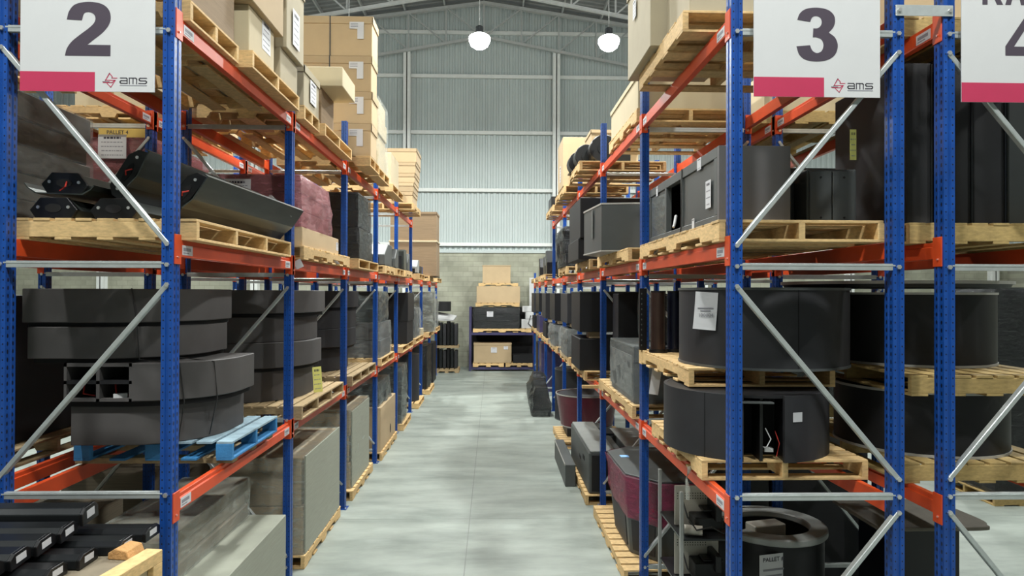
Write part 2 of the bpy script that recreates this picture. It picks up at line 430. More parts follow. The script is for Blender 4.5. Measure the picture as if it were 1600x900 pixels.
# ------------------------------------------------------------------ high bay lamps, each with its own light; two in view, the rest added
lg = {}
lg['reflector'] = G().lathe([(0.07, 0.17), (0.10, 0.17), (0.20, 0.11), (0.20, 0.10), (0.19, 0.10), (0.09, 0.15), (0.07, 0.15)], 0, 0, 'truss_steel', 28).mesh('reflector', smooth=0.6)
lg['housing'] = G().lathe([(0.0, 0.15), (0.09, 0.15), (0.105, 0.20), (0.105, 0.32), (0.05, 0.36), (0.0, 0.36)], 0, 0, 'dark_metal', 20).mesh('housing', smooth=0.6)
lg['lens'] = G().lathe([(0.0, -0.30), (0.13, -0.275), (0.23, -0.20), (0.285, -0.09), (0.30, 0.0), (0.27, 0.06), (0.0, 0.10)], 0, 0, 'lamp_glow', 28).mesh('lens', smooth=0.9)
n = 0
for ly in LAMP_Y:
    for lx in LAMP_X:
        near = {18.9: 'far row', 9.9: 'second row from far wall', 0.9: 'row above the camera', -8.1: 'row behind the camera'}[ly]
        if (lx, ly) == (-0.4, 18.9): lb = 'bright round high bay lamp hanging over the central aisle'
        elif (lx, ly) == (3.2, 18.9): lb = 'bright round high bay lamp right of the aisle, beside the stacked crates'
        else:
            n += 1  # unseen lamps, added to light the hall
            lb = 'added round high bay lamp, %s, %.1f m %s of the aisle' % (near, abs(lx), 'left' if lx < -.5 else 'right')
        t = thing('high_bay_lamp', lb, 'lamp', (lx, ly, LAMP_Z), group='high bay lamps under the roof')
        for nm in ('reflector', 'housing', 'lens'): part(nm, lg[nm], t)
        g = G().tube([(0, 0, 0.36), (0, 0, roof_z(lx) - LAMP_Z - 0.0)], 0.012, 'truss_steel', 6)
        part('hanger_rod', g, t)
        ld = bpy.data.lights.new('lamp_light', 'AREA'); ld.shape = 'DISK'; ld.size = 0.42; ld.energy = LAMP_WATT[ly]; ld.color = LAMP_COL
        lo = bpy.data.objects.new('lamp_light', ld); COL.objects.link(lo); lo.parent = t; lo.location = (0, 0, -0.31)

# ------------------------------------------------------------------ pallet racking: upright frames and beams
PW, PD = 0.072, 0.095                       # post section: side view, aisle view
def post_mesh(h):
    a, b = PW / 2, PD / 2
    poly = [(-a, -b), (-0.010, -b), (-0.007, -b + 0.007), (0.007, -b + 0.007), (0.010, -b), (a, -b), (a, -0.012), (a - 0.006, -0.008), (a - 0.006, 0.008), (a, 0.012), (a, b), (0.010, b), (0.007, b - 0.007), (-0.007, b - 0.007), (-0.010, b), (-a, b), (-a, 0.012), (-a + 0.006, 0.008), (-a + 0.006, -0.008), (-a, -0.012)]
    return G().prism(poly, 'z', 0.0, h, 'rack_blue_punched').mesh('post')
DEPTH = 1.03
def frame_meshes(h):
    d = {'post': post_mesh(h)}
    d['base_plate'] = G().box(-0.065, 0.065, -0.085, 0.085, 0, 0.008, 'rack_blue').box(0.045, 0.06, -0.075, -0.055, 0.006, 0.03, 'bolt_steel').box(-0.06, -0.045, 0.055, 0.075, 0.006, 0.03, 'bolt_steel').mesh('base_plate')
    hz = [0.22, 1.68, 3.125] + ([4.60] if h > 4.7 else [])
    d['h'] = []; d['d'] = []
    for z in hz:
        g = G().box(0.02, DEPTH - 0.02, -0.046, -0.016, z - 0.021, z + 0.021, 'galvanised').box(0.02, DEPTH - 0.02, -0.048, -0.046, z + 0.004, z + 0.014, 'galvanised')
        d['h'].append(g.mesh('horizontal_brace', 0.004))
    # x = 0 at the aisle-side post, x = DEPTH at the rear post
    dg = [((DEPTH, 0.33), (0, 1.57)) if False else ((0, 0.33), (DEPTH, 1.58)), ((DEPTH, 1.79), (0, 3.0)), ((0, 3.255), (DEPTH, 4.48) if h > 4.7 else (0.25, 3.6))]
    for (xa, za), (xb, zb) in dg:
        if h < 4.7 and za > 3.2: continue
        g = G().bar((xa, -0.031, za), (xb, -0.031, zb), 0.042, 0.03, 'galvanised')
        d['d'].append(g.mesh('diagonal_brace', 0.004))
    d['bolts'] = []
    for x in (0, DEPTH):
        for z in hz + [zz for ab in dg for (xx, zz) in ab if xx == x and zz < h - 0.1]: d['bolts'].append((x, z))
    return d
BOLT = G().tube([(0, -0.058, 0), (0, -0.040, 0)], 0.015, 'bolt_steel', 6).mesh('bolt')
FM = {5.3: frame_meshes(5.3), 3.68: frame_meshes(3.68)}
ORD = ['nearest', 'second', 'third', 'fourth', 'fifth', 'sixth', 'seventh', 'eighth', 'farthest']
def frame(xa, y, side, h, label, group):
    """xa: aisle-side post; side=-1 the rear post lies at smaller x, +1 at larger x"""
    t = thing('rack_upright_frame', label, 'rack frame', (xa, y, 0), group=group)
    d = FM[h]
    for x in (0, side * DEPTH):
        p = part('post', d['post'], t, loc=(x, 0, 0))
        part('base_plate', d['base_plate'], p)
    for nm, ms in (('horizontal_brace', d['h']), ('diagonal_brace', d['d'])):
        for me in ms:
            o = part(nm, me, t)
            if side < 0: o.scale = (-1, 1, 1)
    if y < 7.5:
        for x, z in d['bolts']: part('bolt', BOLT, t, loc=(side * x, 0, z))
    return t
def beam_mesh(L):
    hh = BH / 2
    poly = [(-0.025, -hh), (0.025, -hh), (0.025, hh - 0.03), (0.014, hh - 0.03), (0.014, hh), (-0.025, hh)]
    return G().prism(poly, 'y', -L / 2, L / 2, 'beam_orange').mesh('beam_rail', 0.003)
CONN = G().box(-0.03, 0.030, -0.004, 0.004, -0.105, 0.085, 'beam_orange').box(0.026, 0.034, -0.004, 0.085, -0.105, 0.085, 'beam_orange').tube([(0.03, 0.05, -0.06), (0.042, 0.05, -0.06)], 0.009, 'bolt_steel', 6).mesh('beam_connector', 0.002)
BLAB = G().box(0, 0.0015, -0.075, 0.075, -0.032, 0.032, 'paper').box(0.0015, 0.002, -0.06, 0.05, -0.006, 0.016, 'ink_grey').box(0.0015, 0.002, -0.06, 0.02, -0.022, -0.014, 'ink_grey').mesh('location_label')
BM = {}
def beam(xpost, y0, y1, z, face, label, group, stickers=True):
    """face=+1: the beam's aisle face looks to +x"""
    L = round(y1 - y0 - PD - 0.004, 4)
    if L not in BM: BM[L] = beam_mesh(L)
    yc = (y0 + y1) / 2
    t = thing('rack_beam', label, 'rack beam', (xpost, yc, z), group=group)
    o = part('beam_rail', BM[L], t, loc=(0.008 * face, 0, 0))
    if face < 0: o.rotation_euler = (0, 0, math.pi)
    for e in (-1, 1):
        c = part('beam_connector', CONN, t, loc=(0.008 * face, e * (L / 2 - 0.002), 0))
        c.scale = (face, e, 1)
    if stickers:
        for e in (-1, 1):
            c = part('location_label', BLAB, t, loc=(face * 0.0335, e * (L / 2 - 0.11), -0.01), label='white location label')
            if face < 0: c.rotation_euler = (0, 0, math.pi)
    return t

RACKS = [  # name, aisle x, side, pitch function, aisle phrase, number of frames
    ('left rack', -2.0455, -1, BL, 9), ('right rack', 1.5245, 1, BR, 9),
    ('back-to-back rack behind the left rack', -4.45, -1, BL, 9), ('back-to-back rack behind the right rack', 3.91, 1, BR, 9)]
for nm, xa, side, fn, nf in RACKS:
    outer = nm.startswith('back')
    if outer:                                # its open side looks away; the post next to the flue is mirrored
        pass
    for k in range(nf):
        h = 5.3 if k <= 5 else 3.68
        sgn = {'left rack': 'under the sign numbered 2', 'right rack': 'under the sign numbered 3'}.get(nm, '')
        lb = ('blue upright frame of the %s, %s frame from the camera' % (nm, ORD[k])) if k or outer else 'nearest blue upright frame of the %s, %s' % (nm, sgn)
        if k == 0 and xa > 3: lb = 'blue upright frame at the right edge, under the sign numbered 4'
        frame(xa, fn(k), -side if False else side if not outer else -(-side), h, lb, 'blue upright frames of the ' + nm) if not outer else \
            frame(xa, fn(k), -side, h, lb, 'blue upright frames of the ' + nm)
    BAY = ['nearest', 'second', 'third', 'fourth', 'fifth', 'sixth', 'seventh', 'farthest']
    xs = (xa, xa + side * DEPTH) if not outer else (xa, xa - side * DEPTH)
    for k in range(nf - 1):
        for z, lv in ((Z1, 'bottom'), (Z2, 'middle'), (Z3, 'top')):
            if lv == 'top' and k > 4: continue
            if outer and k > 4 and lv == 'top': continue
            for j, x in enumerate(xs):
                if outer: pos = 'outer' if j == 0 else 'inner'
                else: pos = 'aisle-side' if j == 0 else 'rear'
                face = (-side if j == 0 else side) if not outer else (side if j == 0 else -side)
                beam(x, fn(k), fn(k + 1), z, face, 'orange %s beam, %s level, %s bay of the %s' % (pos, lv, BAY[k], nm),
                     'orange beams of the ' + nm, stickers=not outer or (j == 1 and lv == 'top'))
# spacer bar that ties the two back-to-back frames together
t = thing('row_spacer', 'flat galvanised spacer bar joining the blue posts between signs 3 and 4', 'bracket', (2.717, BR(0) - 0.053, 4.745))
part('bar', G().box(-0.185, 0.185, -0.004, 0.0, -0.035, 0.035, 'galvanised'), t, 0.002)
part('bolt', G().tube([(-0.163, -0.014, 0), (-0.163, 0, 0)], 0.013, 'bolt_steel', 6), t); part('bolt', G().tube([(0.163, -0.014, 0), (0.163, 0, 0)], 0.013, 'bolt_steel', 6), t)

# ------------------------------------------------------------------ rack number signs
def smooth_poly(pts, n=6):
    """pts: (x, y) smooth or (x, y, 1) corner; closed Catmull-Rom through the smooth runs"""
    out = []; N = len(pts)
    P = lambda i: Vector((pts[i % N][0], pts[i % N][1], 0))
    cor = lambda i: len(pts[i % N]) > 2
    for i in range(N):
        p1, p2 = P(i), P(i + 1)
        p0 = p1 * 2 - p2 if cor(i) else P(i - 1)
        p3 = p2 * 2 - p1 if cor(i + 1) else P(i + 2)
        k = 1 if cor(i) and cor(i + 1) else n
        for j in range(k):
            u = j / k
            q = 0.5 * ((2 * p1) + (p2 - p0) * u + (2 * p0 - 5 * p1 + 4 * p2 - p3) * u * u + (3 * p1 - p0 - 3 * p2 + p3) * u ** 3)
            out.append((q.x, q.y))
    return out
TWO = [(410, 98, 1), (424, 45), (462, 2), (540, -15), (622, -4), (668, 32), (681, 85), (668, 132), (632, 178), (585, 217), (538, 256, 1), (681, 256, 1), (681, 326, 1), (400, 326, 1), (412, 280), (442, 236), (496, 190), (545, 152), (578, 118), (587, 86), (574, 60), (545, 50), (516, 60), (503, 103, 1)]
THREE = [(187, 128, 1), (203, 88), (240, 60), (305, 50), (372, 60), (412, 88), (425, 126), (416, 168), (386, 205, 1), (425, 236), (442, 285), (426, 340), (380, 374), (310, 386), (240, 376), (200, 345), (182, 293, 1), (267, 285, 1), (282, 318), (310, 333), (340, 320), (352, 284), (340, 250), (310, 236), (285, 236, 1), (288, 180, 1), (316, 178), (336, 160), (341, 135), (330, 112), (305, 103), (281, 112), (268, 140, 1)]
def glyph_two(): return [[(x - 540, 326 - y) for x, y in smooth_poly(TWO)]], 341.0
def glyph_three(): return [[(x - 312, 386 - y) for x, y in smooth_poly(THREE)]], 336.0
def glyph_four():
    S = 341.0; q = lambda L: [((x - 0.38) * S, y * S) for x, y in L]
    return [q([(0.0, 0.215), (0.0, 0.39), (0.415, 1.0), (0.415, 0.77), (0.165, 0.385), (0.415, 0.385), (0.415, 0.215)]), q([(0.415, 0.0), (0.62, 0.0), (0.62, 1.0), (0.415, 1.0)]), q([(0.62, 0.215), (0.755, 0.215), (0.755, 0.385), (0.62, 0.385)])], S
W_ = 0.19
LET = {'R': ([(0, 0), (W_, 0), (W_, 1), (0, 1)], [(W_, 1), (0.52, 1), (0.66, 0.93), (0.72, 0.75), (0.66, 0.55), (0.52, 0.45), (W_, 0.45), (W_, 0.60), (0.46, 0.60), (0.52, 0.66), (0.53, 0.74), (0.50, 0.81), (0.44, 0.84), (W_, 0.84)], [(0.34, 0.45), (0.54, 0.47), (0.78, 0), (0.55, 0)]),
       'A': ([(0, 0), (0.21, 0), (0.43, 0.78), (0.50, 0.78), (0.49, 1), (0.31, 1)], [(0.49, 1), (0.43, 0.78), (0.60, 0), (0.82, 0)], [(0.17, 0.2), (0.62, 0.2), (0.58, 0.36), (0.22, 0.36)]),
       'C': ([(0.72, 0.68), (0.64, 0.9), (0.48, 1.01), (0.36, 1.02), (0.16, 0.94), (0.03, 0.74), (0.0, 0.5), (0.03, 0.26), (0.16, 0.06), (0.36, -0.02), (0.5, 0.0), (0.65, 0.11), (0.73, 0.34), (0.53, 0.4), (0.47, 0.24), (0.36, 0.17), (0.26, 0.22), (0.21, 0.34), (0.2, 0.5), (0.21, 0.66), (0.26, 0.78), (0.36, 0.84), (0.46, 0.78), (0.52, 0.64)],),
       'K': ([(0, 0), (W_, 0), (W_, 1), (0, 1)], [(W_, 0.28), (W_, 0.53), (0.53, 1), (0.77, 1)], [(0.27, 0.52), (0.41, 0.66), (0.79, 0), (0.55, 0)])}
ADV = {'R': 0.83, 'A': 0.86, 'C': 0.80, 'K': 0.80}
def stroke(g, pts, w, yf, m):
    for a, b in zip(pts[:-1], pts[1:]):
        d = Vector((b[0] - a[0], b[1] - a[1])); L = d.length; d /= L; nrm = Vector((-d.y, d.x)) * w / 2; e = d * w / 2
        A, B = Vector(a) - e, Vector(b) + e
        g.prism([(A + nrm)[:], (A - nrm)[:], (B - nrm)[:], (B + nrm)[:]], 'y', yf, 0, m)
def logo(t, x0, z0, s):
    """outlined double-zigzag emblem and the small word beside it; s = metres per source pixel"""
    q = lambda L: [(x0 + x * s, z0 - y * s) for x, y in L]
    g = G()
    stroke(g, q([(28, 88), (62, 88), (22, 60), (55, 62), (90, 88)][0:0] or [(4, 62), (60, 62), (76, 47), (18, 47), (44, 4), (60, 24), (58, 33), (90, 33)]), 4.6 * s, -0.0012, 'sign_pink')
    stroke(g, q([(0, 57), (42, 57), (30, 57)][:2]), 3.5 * s, -0.0011, 'ink')
    stroke(g, q([(28, 68), (52, 92), (80, 47)]), 4.6 * s, -0.0012, 'sign_pink')
    stroke(g, q([(16, 50), (42, 2), (50, 12)]), 3.5 * s, -0.0011, 'ink')
    part('emblem', g, t, label='outlined pink and black emblem')
    g = G(); W = 6.0 * s
    def L(pts): stroke(g, q(pts), W, -0.0012, 'ink')
    L([(112, 32), (148, 32), (154, 38), (154, 66), (116, 66), (110, 60), (110, 55), (116, 49), (154, 49)])
    L([(168, 68), (168, 32), (208, 32), (214, 38), (214, 68)]); L([(191, 32), (191, 68)])
    L([(276, 32), (236, 32), (230, 38), (230, 44), (236, 49), (270, 49), (276, 54), (276, 60), (270, 66), (228, 66)])
    g.prism([(x0 + 108 * s, z0 - 82 * s), (x0 + 108 * s, z0 - 76.5 * s), (x0 + 278 * s, z0 - 76.5 * s), (x0 + 278 * s, z0 - 82 * s)], 'y', -0.001, 0, 'ink_grey')
    part('word_ams', g, t)
def sign(xc, y, z0, w, num, label):
    H = 0.90
    t = thing('rack_sign', label, 'sign', (xc, y, z0), group='rack number signs')
    part('panel', G().box(-w / 2, w / 2, 0, 0.006, 0, H, 'sign_white'), t)
    part('pink_stripe', G().box(-w / 2, -w / 2 + w * 0.555, -0.001, 0.0, 0.0, 0.122, 'sign_pink'), t, label='pink stripe')
    polys, hgt = {2: glyph_two, 3: glyph_three, 4: glyph_four}[num]()
    s = 0.338 / hgt; g = G()
    for p in polys: g.prism([(x * s, 0.222 + z * s) for x, z in p], 'y', -0.0012, 0, 'sign_ink')
    part('number_%s' % {2: 'two', 3: 'three', 4: 'four'}[num], g, t, label='large black number %d' % num)
    g = G(); x = -0.275; hh = 0.17
    for ch in 'RACK':
        for p in LET[ch]: g.prism([(x + a * hh, 0.615 + b * hh) for a, b in p], 'y', -0.0012, 0, 'sign_ink')
        x += ADV[ch] * hh + 0.005
    part('word_rack', g, t, label='black word RACK')
    s = w / 845.0
    logo(t, -w / 2 + 518 * s, 0.118, s)
    part('wire_tie', G().tube([(-0.3, 0.004, H - 0.01), (-0.3, 0.004, H + 0.04), (-0.3, 0.03, H + 0.03)], 0.003, 'galvanised', 5), t)
    part('wire_tie', G().tube([(0.3, 0.004, H - 0.01), (0.3, 0.004, H + 0.04), (0.3, 0.03, H + 0.03)], 0.003, 'galvanised', 5), t)
sign(-2.53, BL(0) - 0.075, 4.20, 0.825, 2, 'white square sign with a large number 2, hung across the left rack')
sign(2.02, BR(0) - 0.075, 4.185, 0.80, 3, 'white square sign with a large number 3, hung across the right rack')
sign(3.35, BR(0) - 0.075, 4.165, 0.82, 4, 'white square sign numbered 4, cut off by the right edge')

# ------------------------------------------------------------------ builders for the goods
def pallet(label, x0, x1, y0, y1, z, along='X', mat='pallet_pine', h=0.14, nst=3, nb=7, group='wooden pallets', name='wooden_pallet', rz=0.0, deck=None, notch=True, cat='pallet', blocks=False):
    cx, cy = (x0 + x1) / 2, (y0 + y1) / 2; w, l = x1 - x0, y1 - y0
    t = thing(name, label, cat, (cx, cy, z), rz, group)
    if along == 'Y': A, B = l, w
    else: A, B = w, l                      # A along the stringers, B across
    def q(g, a0, a1, b0, b1, z0, z1, m):
        if along == 'X': g.box(a0, a1, b0, b1, z0, z1, m)
        else: g.box(b0, b1, a0, a1, z0, z1, m)
    d = 0.018; sw = 0.042
    top = G(); bot = G()
    bw = A / nb * 0.80
    for i in range(nb):
        c = -A / 2 + bw / 2 + (A - bw) * i / (nb - 1)
        j = rnd.uniform(-0.006, 0.006)
        q(top, c - bw / 2, c + bw / 2, -B / 2 + j, B / 2 + j, h - d, h, deck or mat)
    nbb = max(3, nb // 2 + 1)
    for i in range(nbb):
        c = -A / 2 + bw / 2 + (A - bw) * i / (nbb - 1)
        q(bot, c - bw / 2, c + bw / 2, -B / 2, B / 2, 0, d, mat)
    part('top_deck', top, t, 0.002); part('bottom_deck', bot, t, 0.002)
    for i in range(nst):
        b = -B / 2 + sw / 2 + (B - sw) * i / (nst - 1)
        g = G(); z0, z1 = d, h - d
        if blocks:
            for a in (-A / 2 + 0.06, 0, A / 2 - 0.06):
                g = G(); q(g, a - 0.06, a + 0.06, b - sw / 2, b + sw / 2, z0, z1, mat); part('block', g, t, 0.002)
            continue
        elif notch:
            nx = A * 0.15
            poly = [(-A / 2, z0), (-A * 0.33, z0), (-A * 0.33 + 0.02, z0 + 0.04), (-A * 0.33 + 2 * nx * .9 - 0.02, z0 + 0.04), (-A * 0.33 + 2 * nx * .9, z0),
                    (A * 0.33 - 2 * nx * .9, z0), (A * 0.33 - 2 * nx * .9 + 0.02, z0 + 0.04), (A * 0.33 - 0.02, z0 + 0.04), (A * 0.33, z0), (A / 2, z0), (A / 2, z1), (-A / 2, z1)]
            if along == 'X': g.prism(poly, 'y', b - sw / 2, b + sw / 2, mat)
            else: g.prism(poly, 'x', b - sw / 2, b + sw / 2, mat)
        else: q(g, -A / 2, A / 2, b - sw / 2, b + sw / 2, z0, z1, mat)
        part('stringer', g, t, 0.002)
    return t

FACE = {'-y': 0.0, '+x': R(90), '-x': R(-90), '+y': R(180)}
def paper_mesh(w, h, lines=5, m='paper', bend=0.0, title=True, seed=1, L=False):
    r = random.Random(seed); g = G()
    n = 6 if bend else 1
    if L:
        g.box(-w / 2, w / 2, -0.0012, 0, h * 0.1, h / 2, m); g.box(0.05 * w, w / 2, -0.0012, 0, -h / 2, h * 0.1, m)
        for k in range(3): g.box(-w * 0.42, w * 0.1, -0.002, -0.0012, h * (0.40 - k * 0.09) - 0.004, h * (0.40 - k * 0.09) + 0.004, 'ink_grey')
        return g.mesh('paper_label')
    off = lambda u: bend * (u * u)
    for k in range(n):
        u0, u1 = k / n, (k + 1) / n
        a, b = off(u0), off(u1)
        za, zb = h / 2 - u0 * h, h / 2 - u1 * h
        g.add([(-w / 2, -a - .0012, za), (w / 2, -a * .6 - .0012, za), (w / 2, -b * .6 - .0012, zb), (-w / 2, -b - .0012, zb), (-w / 2, -a, za), (w / 2, -a * .6, za), (w / 2, -b * .6, zb), (-w / 2, -b, zb)],
              [(0, 1, 2, 3), (4, 7, 6, 5), (0, 3, 7, 4), (1, 5, 6, 2), (0, 4, 5, 1), (3, 2, 6, 7)], m)
    if lines and not bend:
        z = h * 0.36
        for k in range(lines):
            hh = h * (0.045 if k == 0 and title else 0.02)
            ww = w * (0.3 if k == 0 and title else r.uniform(0.25, 0.40))
            seg = -ww
            while seg < ww:
                e = min(ww, seg + r.uniform(0.04, 0.12) * w)
                g.box(seg, e, -0.002, -0.0012, z - hh, z + hh, 'ink' if k == 0 else 'ink_grey'); seg = e + 0.012 * w + 0.004
            z -= h * 0.72 / max(1, lines - 1) if lines > 1 else 0
    return g.mesh('paper_label')
def paper(parent, pos, face, w, h, lines=5, m='paper', bend=0.0, tilt=0.0, seed=1, L=False, name='paper_label', label=None):
    o = part(name, paper_mesh(w, h, lines, m, bend, seed=seed, L=L), parent, loc=pos, label=label)
    rz = FACE[face] if isinstance(face, str) else face
    o.rotation_euler = (0, tilt, rz)
    return o
def text_part(parent, name, body, size, pos, face, m='ink', label=None, thick=0.0008, bold=0.0):
    cu = bpy.data.curves.new(name, 'FONT'); cu.body = body; cu.size = size; cu.align_x = 'CENTER'; cu.extrude = thick; cu.offset = bold
    tmp = bpy.data.objects.new('tmp_text', cu); COL.objects.link(tmp)
    bpy.context.view_layer.update()
    me = bpy.data.meshes.new_from_object(tmp.evaluated_get(bpy.context.evaluated_depsgraph_get()))
    bpy.data.objects.remove(tmp); me.name = name
    me.transform(Matrix.Rotation(R(90), 4, 'X')); me.materials.clear(); me.materials.append(M(m))
    o = link(name, me, parent); o.location = pos; o.rotation_euler = (0, 0, FACE[face] if isinstance(face, str) else face)
    if label: o['label'] = label
    return o

def carton(label, x0, x1, y0, y1, z0, z1, mat='cardboard', lid=0.0, tape=True, labels=(), straps=(), group='cardboard boxes', rz=0.0, name='cardboard_box', cat='box', flap=False):
    """labels: (face, u, v, w, h, kind) with u, v in metres from the middle of that face"""
    cx, cy = (x0 + x1) / 2, (y0 + y1) / 2; w, l, h = x1 - x0, y1 - y0, z1 - z0
    t = thing(name, label, cat, (cx, cy, z0), rz, group)
    part('body', G().box(-w / 2, w / 2, -l / 2, l / 2, 0, h - (0.012 if lid else 0), mat), t, 0.006)
    e = 0.0
    if lid:
        e = 0.012
        g = G().box(-w / 2 - e, w / 2 + e, -l / 2 - e, l / 2 + e, h - 0.010, h, mat)
        g.box(-w / 2 - e, w / 2 + e, -l / 2 - e, -l / 2 - 0.002, h - lid, h - 0.010, mat).box(-w / 2 - e, w / 2 + e, l / 2 + 0.002, l / 2 + e, h - lid, h - 0.010, mat)
        g.box(-w / 2 - e, -w / 2 - 0.002, -l / 2 - e, l / 2 + e, h - lid, h - 0.010, mat).box(w / 2 + 0.002, w / 2 + e, -l / 2 - e, l / 2 + e, h - lid, h - 0.010, mat)
        part('lid', g, t)
    elif tape:
        g = G().box(-w / 2, w / 2, -0.03, 0.03, h, h + 0.001, 'tape').box(w / 2, w / 2 + 0.001, -0.03, 0.03, h - 0.12, h, 'tape').box(-w / 2 - 0.001, -w / 2, -0.03, 0.03, h - 0.12, h, 'tape')
        part('packing_tape', g, t)
    if flap:
        part('flap', G().add([(w / 2, -l / 2, h), (w / 2, l / 2, h), (w / 2 + 0.12, l / 2, h + 0.10), (w / 2 + 0.12, -l / 2, h + 0.10), (w / 2, -l / 2, h - .006), (w / 2, l / 2, h - .006), (w / 2 + 0.12, l / 2, h + 0.094), (w / 2 + 0.12, -l / 2, h + 0.094)],
             [(0, 1, 2, 3), (4, 7, 6, 5), (0, 4, 5, 1), (1, 5, 6, 2), (2, 6, 7, 3), (3, 7, 4, 0)], mat), t)
    for s in straps:                        # position along x of a strap that runs around front and top
        k = e + 0.002
        part('strap', G().box(s - 0.008, s + 0.008, -l / 2 - k - 0.002, -l / 2 - k, 0, h + .003, 'strap_black').box(s - 0.008, s + 0.008, -l / 2 - k, l / 2 + k, h + 0.001, h + 0.003, 'strap_black'), t)
    for i, (f, u, v, ww, hh, kind) in enumerate(labels):
        k = e + 0.001
        pos = {'-y': (u, -l / 2 - k, h / 2 + v), '+x': (w / 2 + k, u, h / 2 + v), '-x': (-w / 2 - k, u, h / 2 + v)}[f]
        paper(t, pos, f, ww, hh, 5, seed=i + len(LABELS), L=(kind == 'L'), m='paper_yellow' if kind == 'Y' else 'paper')
    return t

def film_shell(x0, x1, y0, y1, z0, z1, m, amp=0.012, seed=0, res=0.09, sag=0.0, taper=0.0):
    """crinkled plastic stretched round a load: an open-bottomed box skin with real folds"""
    g = G(); w, l, h = x1 - x0, y1 - y0, z1 - z0
    nx, ny, nz = max(2, int(w / res)), max(2, int(l / res)), max(2, int(h / res))
    idx = {}; vs = []; fs = []
    def vert(i, j, k):
        if (i, j, k) in idx: return idx[(i, j, k)]
        p = Vector((x0 + w * i / nx, y0 + l * j / ny, z0 + h * k / nz))
        q = Vector((p.x * 5 + seed * 7.3, p.y * 5, p.z * 9))
        nz_ = noise.noise(q); n2 = noise.noise(q * 2.3 + Vector((11, 3, 5)))
        nrm = Vector(((i == nx) - (i == 0), (j == ny) - (j == 0), (k == nz)))
        if nrm.length: nrm.normalize()
        d = amp * (nz_ + 0.6 * n2) + amp * 0.7
        if k == nz: d = max(0.0, min(d, 0.012)) * 0.3; p.z = z0 + h
        p = p + nrm * d
        if sag: p.x += (p.x - (x0 + x1) / 2) * sag * math.sin(math.pi * k / nz * 1.5); p.y += (p.y - (y0 + y1) / 2) * sag * math.sin(math.pi * k / nz * 1.5)
        idx[(i, j, k)] = len(vs); vs.append(p); return idx[(i, j, k)]
    for k in range(nz):
        for i in range(nx):
            for j in (0, ny): fs.append([vert(i, j, k), vert(i + 1, j, k), vert(i + 1, j, k + 1), vert(i, j, k + 1)])
        for j in range(ny):
            for i in (0, nx): fs.append([vert(i, j, k), vert(i, j + 1, k), vert(i, j + 1, k + 1), vert(i, j, k + 1)])
    for i in range(nx):
        for j in range(ny): fs.append([vert(i, j, nz), vert(i + 1, j, nz), vert(i + 1, j + 1, nz), vert(i, j + 1, nz)])
    g.add(vs, fs, m)
    return g
def wrapped(label, x0, x1, y0, y1, z0, z1, inner, skin, name='wrapped_load', cat='wrapped load', layers=1, lean=0.0, amp=0.012, group=None, seed=None, sag=0.0, lidm=None):
    cx, cy = (x0 + x1) / 2, (y0 + y1) / 2; w, l, h = x1 - x0, y1 - y0, z1 - z0
    t = thing(name, label, cat, (cx, cy, z0), 0, group)
    sd = seed if seed is not None else len(LABELS)
    for k in range(layers):
        a, b = h * k / layers, h * (k + 1) / layers
        o = 0.0 if k % 2 == 0 else -0.02
        part('load', G().box(-w / 2 + 0.01, w / 2 - 0.01 + o, -l / 2 + 0.01, l / 2 - 0.01 + o, a + 0.003, b - 0.004, inner), t, 0.008)
    if lidm: part('top_sheet', G().box(-w / 2, w / 2, -l / 2, l / 2, h - 0.002, h + 0.012, lidm), t)
    part('film_wrap', film_shell(-w / 2, w / 2, -l / 2, l / 2, 0, h + (0.014 if lidm else 0.002), skin, amp, sd, sag=sag), t, smooth=R(50))
    return t

def cabinet(label, x0, x1, y0, y1, z0, z1, mat='black_laminate', name='black_cabinet', cat='cabinet', group=None, doors=0, face='-y', top=None, rz=0.0, bev=0.008, vents=False, screws=False):
    cx, cy = (x0 + x1) / 2, (y0 + y1) / 2; w, l, h = x1 - x0, y1 - y0, z1 - z0
    t = thing(name, label, cat, (cx, cy, z0), rz, group)
    part('body', G().box(-w / 2, w / 2, -l / 2, l / 2, 0, h, mat), t, bev)
    if top: part('top_panel', G().box(-w / 2 - .006, w / 2 + .006, -l / 2 - .006, l / 2 + .006, h, h + 0.02, top), t, 0.004)
    if doors:
        for k in range(doors):
            a = -w / 2 + 0.012 + (w - 0.024) * k / doors; b = -w / 2 + 0.012 + (w - 0.024) * (k + 1) / doors - 0.008
            d = part('door', G().box(a, b, -l / 2 - 0.016, -l / 2, 0.015, h - 0.015, mat), t, 0.004)
            if screws:
                for zz in (0.15 * h, 0.85 * h):
                    part('screw', G().tube([((a + b) / 2, -l / 2 - 0.020, zz), ((a + b) / 2, -l / 2 - 0.015, zz)], 0.008, 'void_black', 8), d)
    if vents:
        g = G()
        for k in range(6): g.box(w / 2, w / 2 + 0.004, -l * 0.35, l * 0.35, h * (0.25 + 0.09 * k), h * (0.25 + 0.09 * k) + h * 0.035, 'void_black')
        part('vent', g, t)
    return t

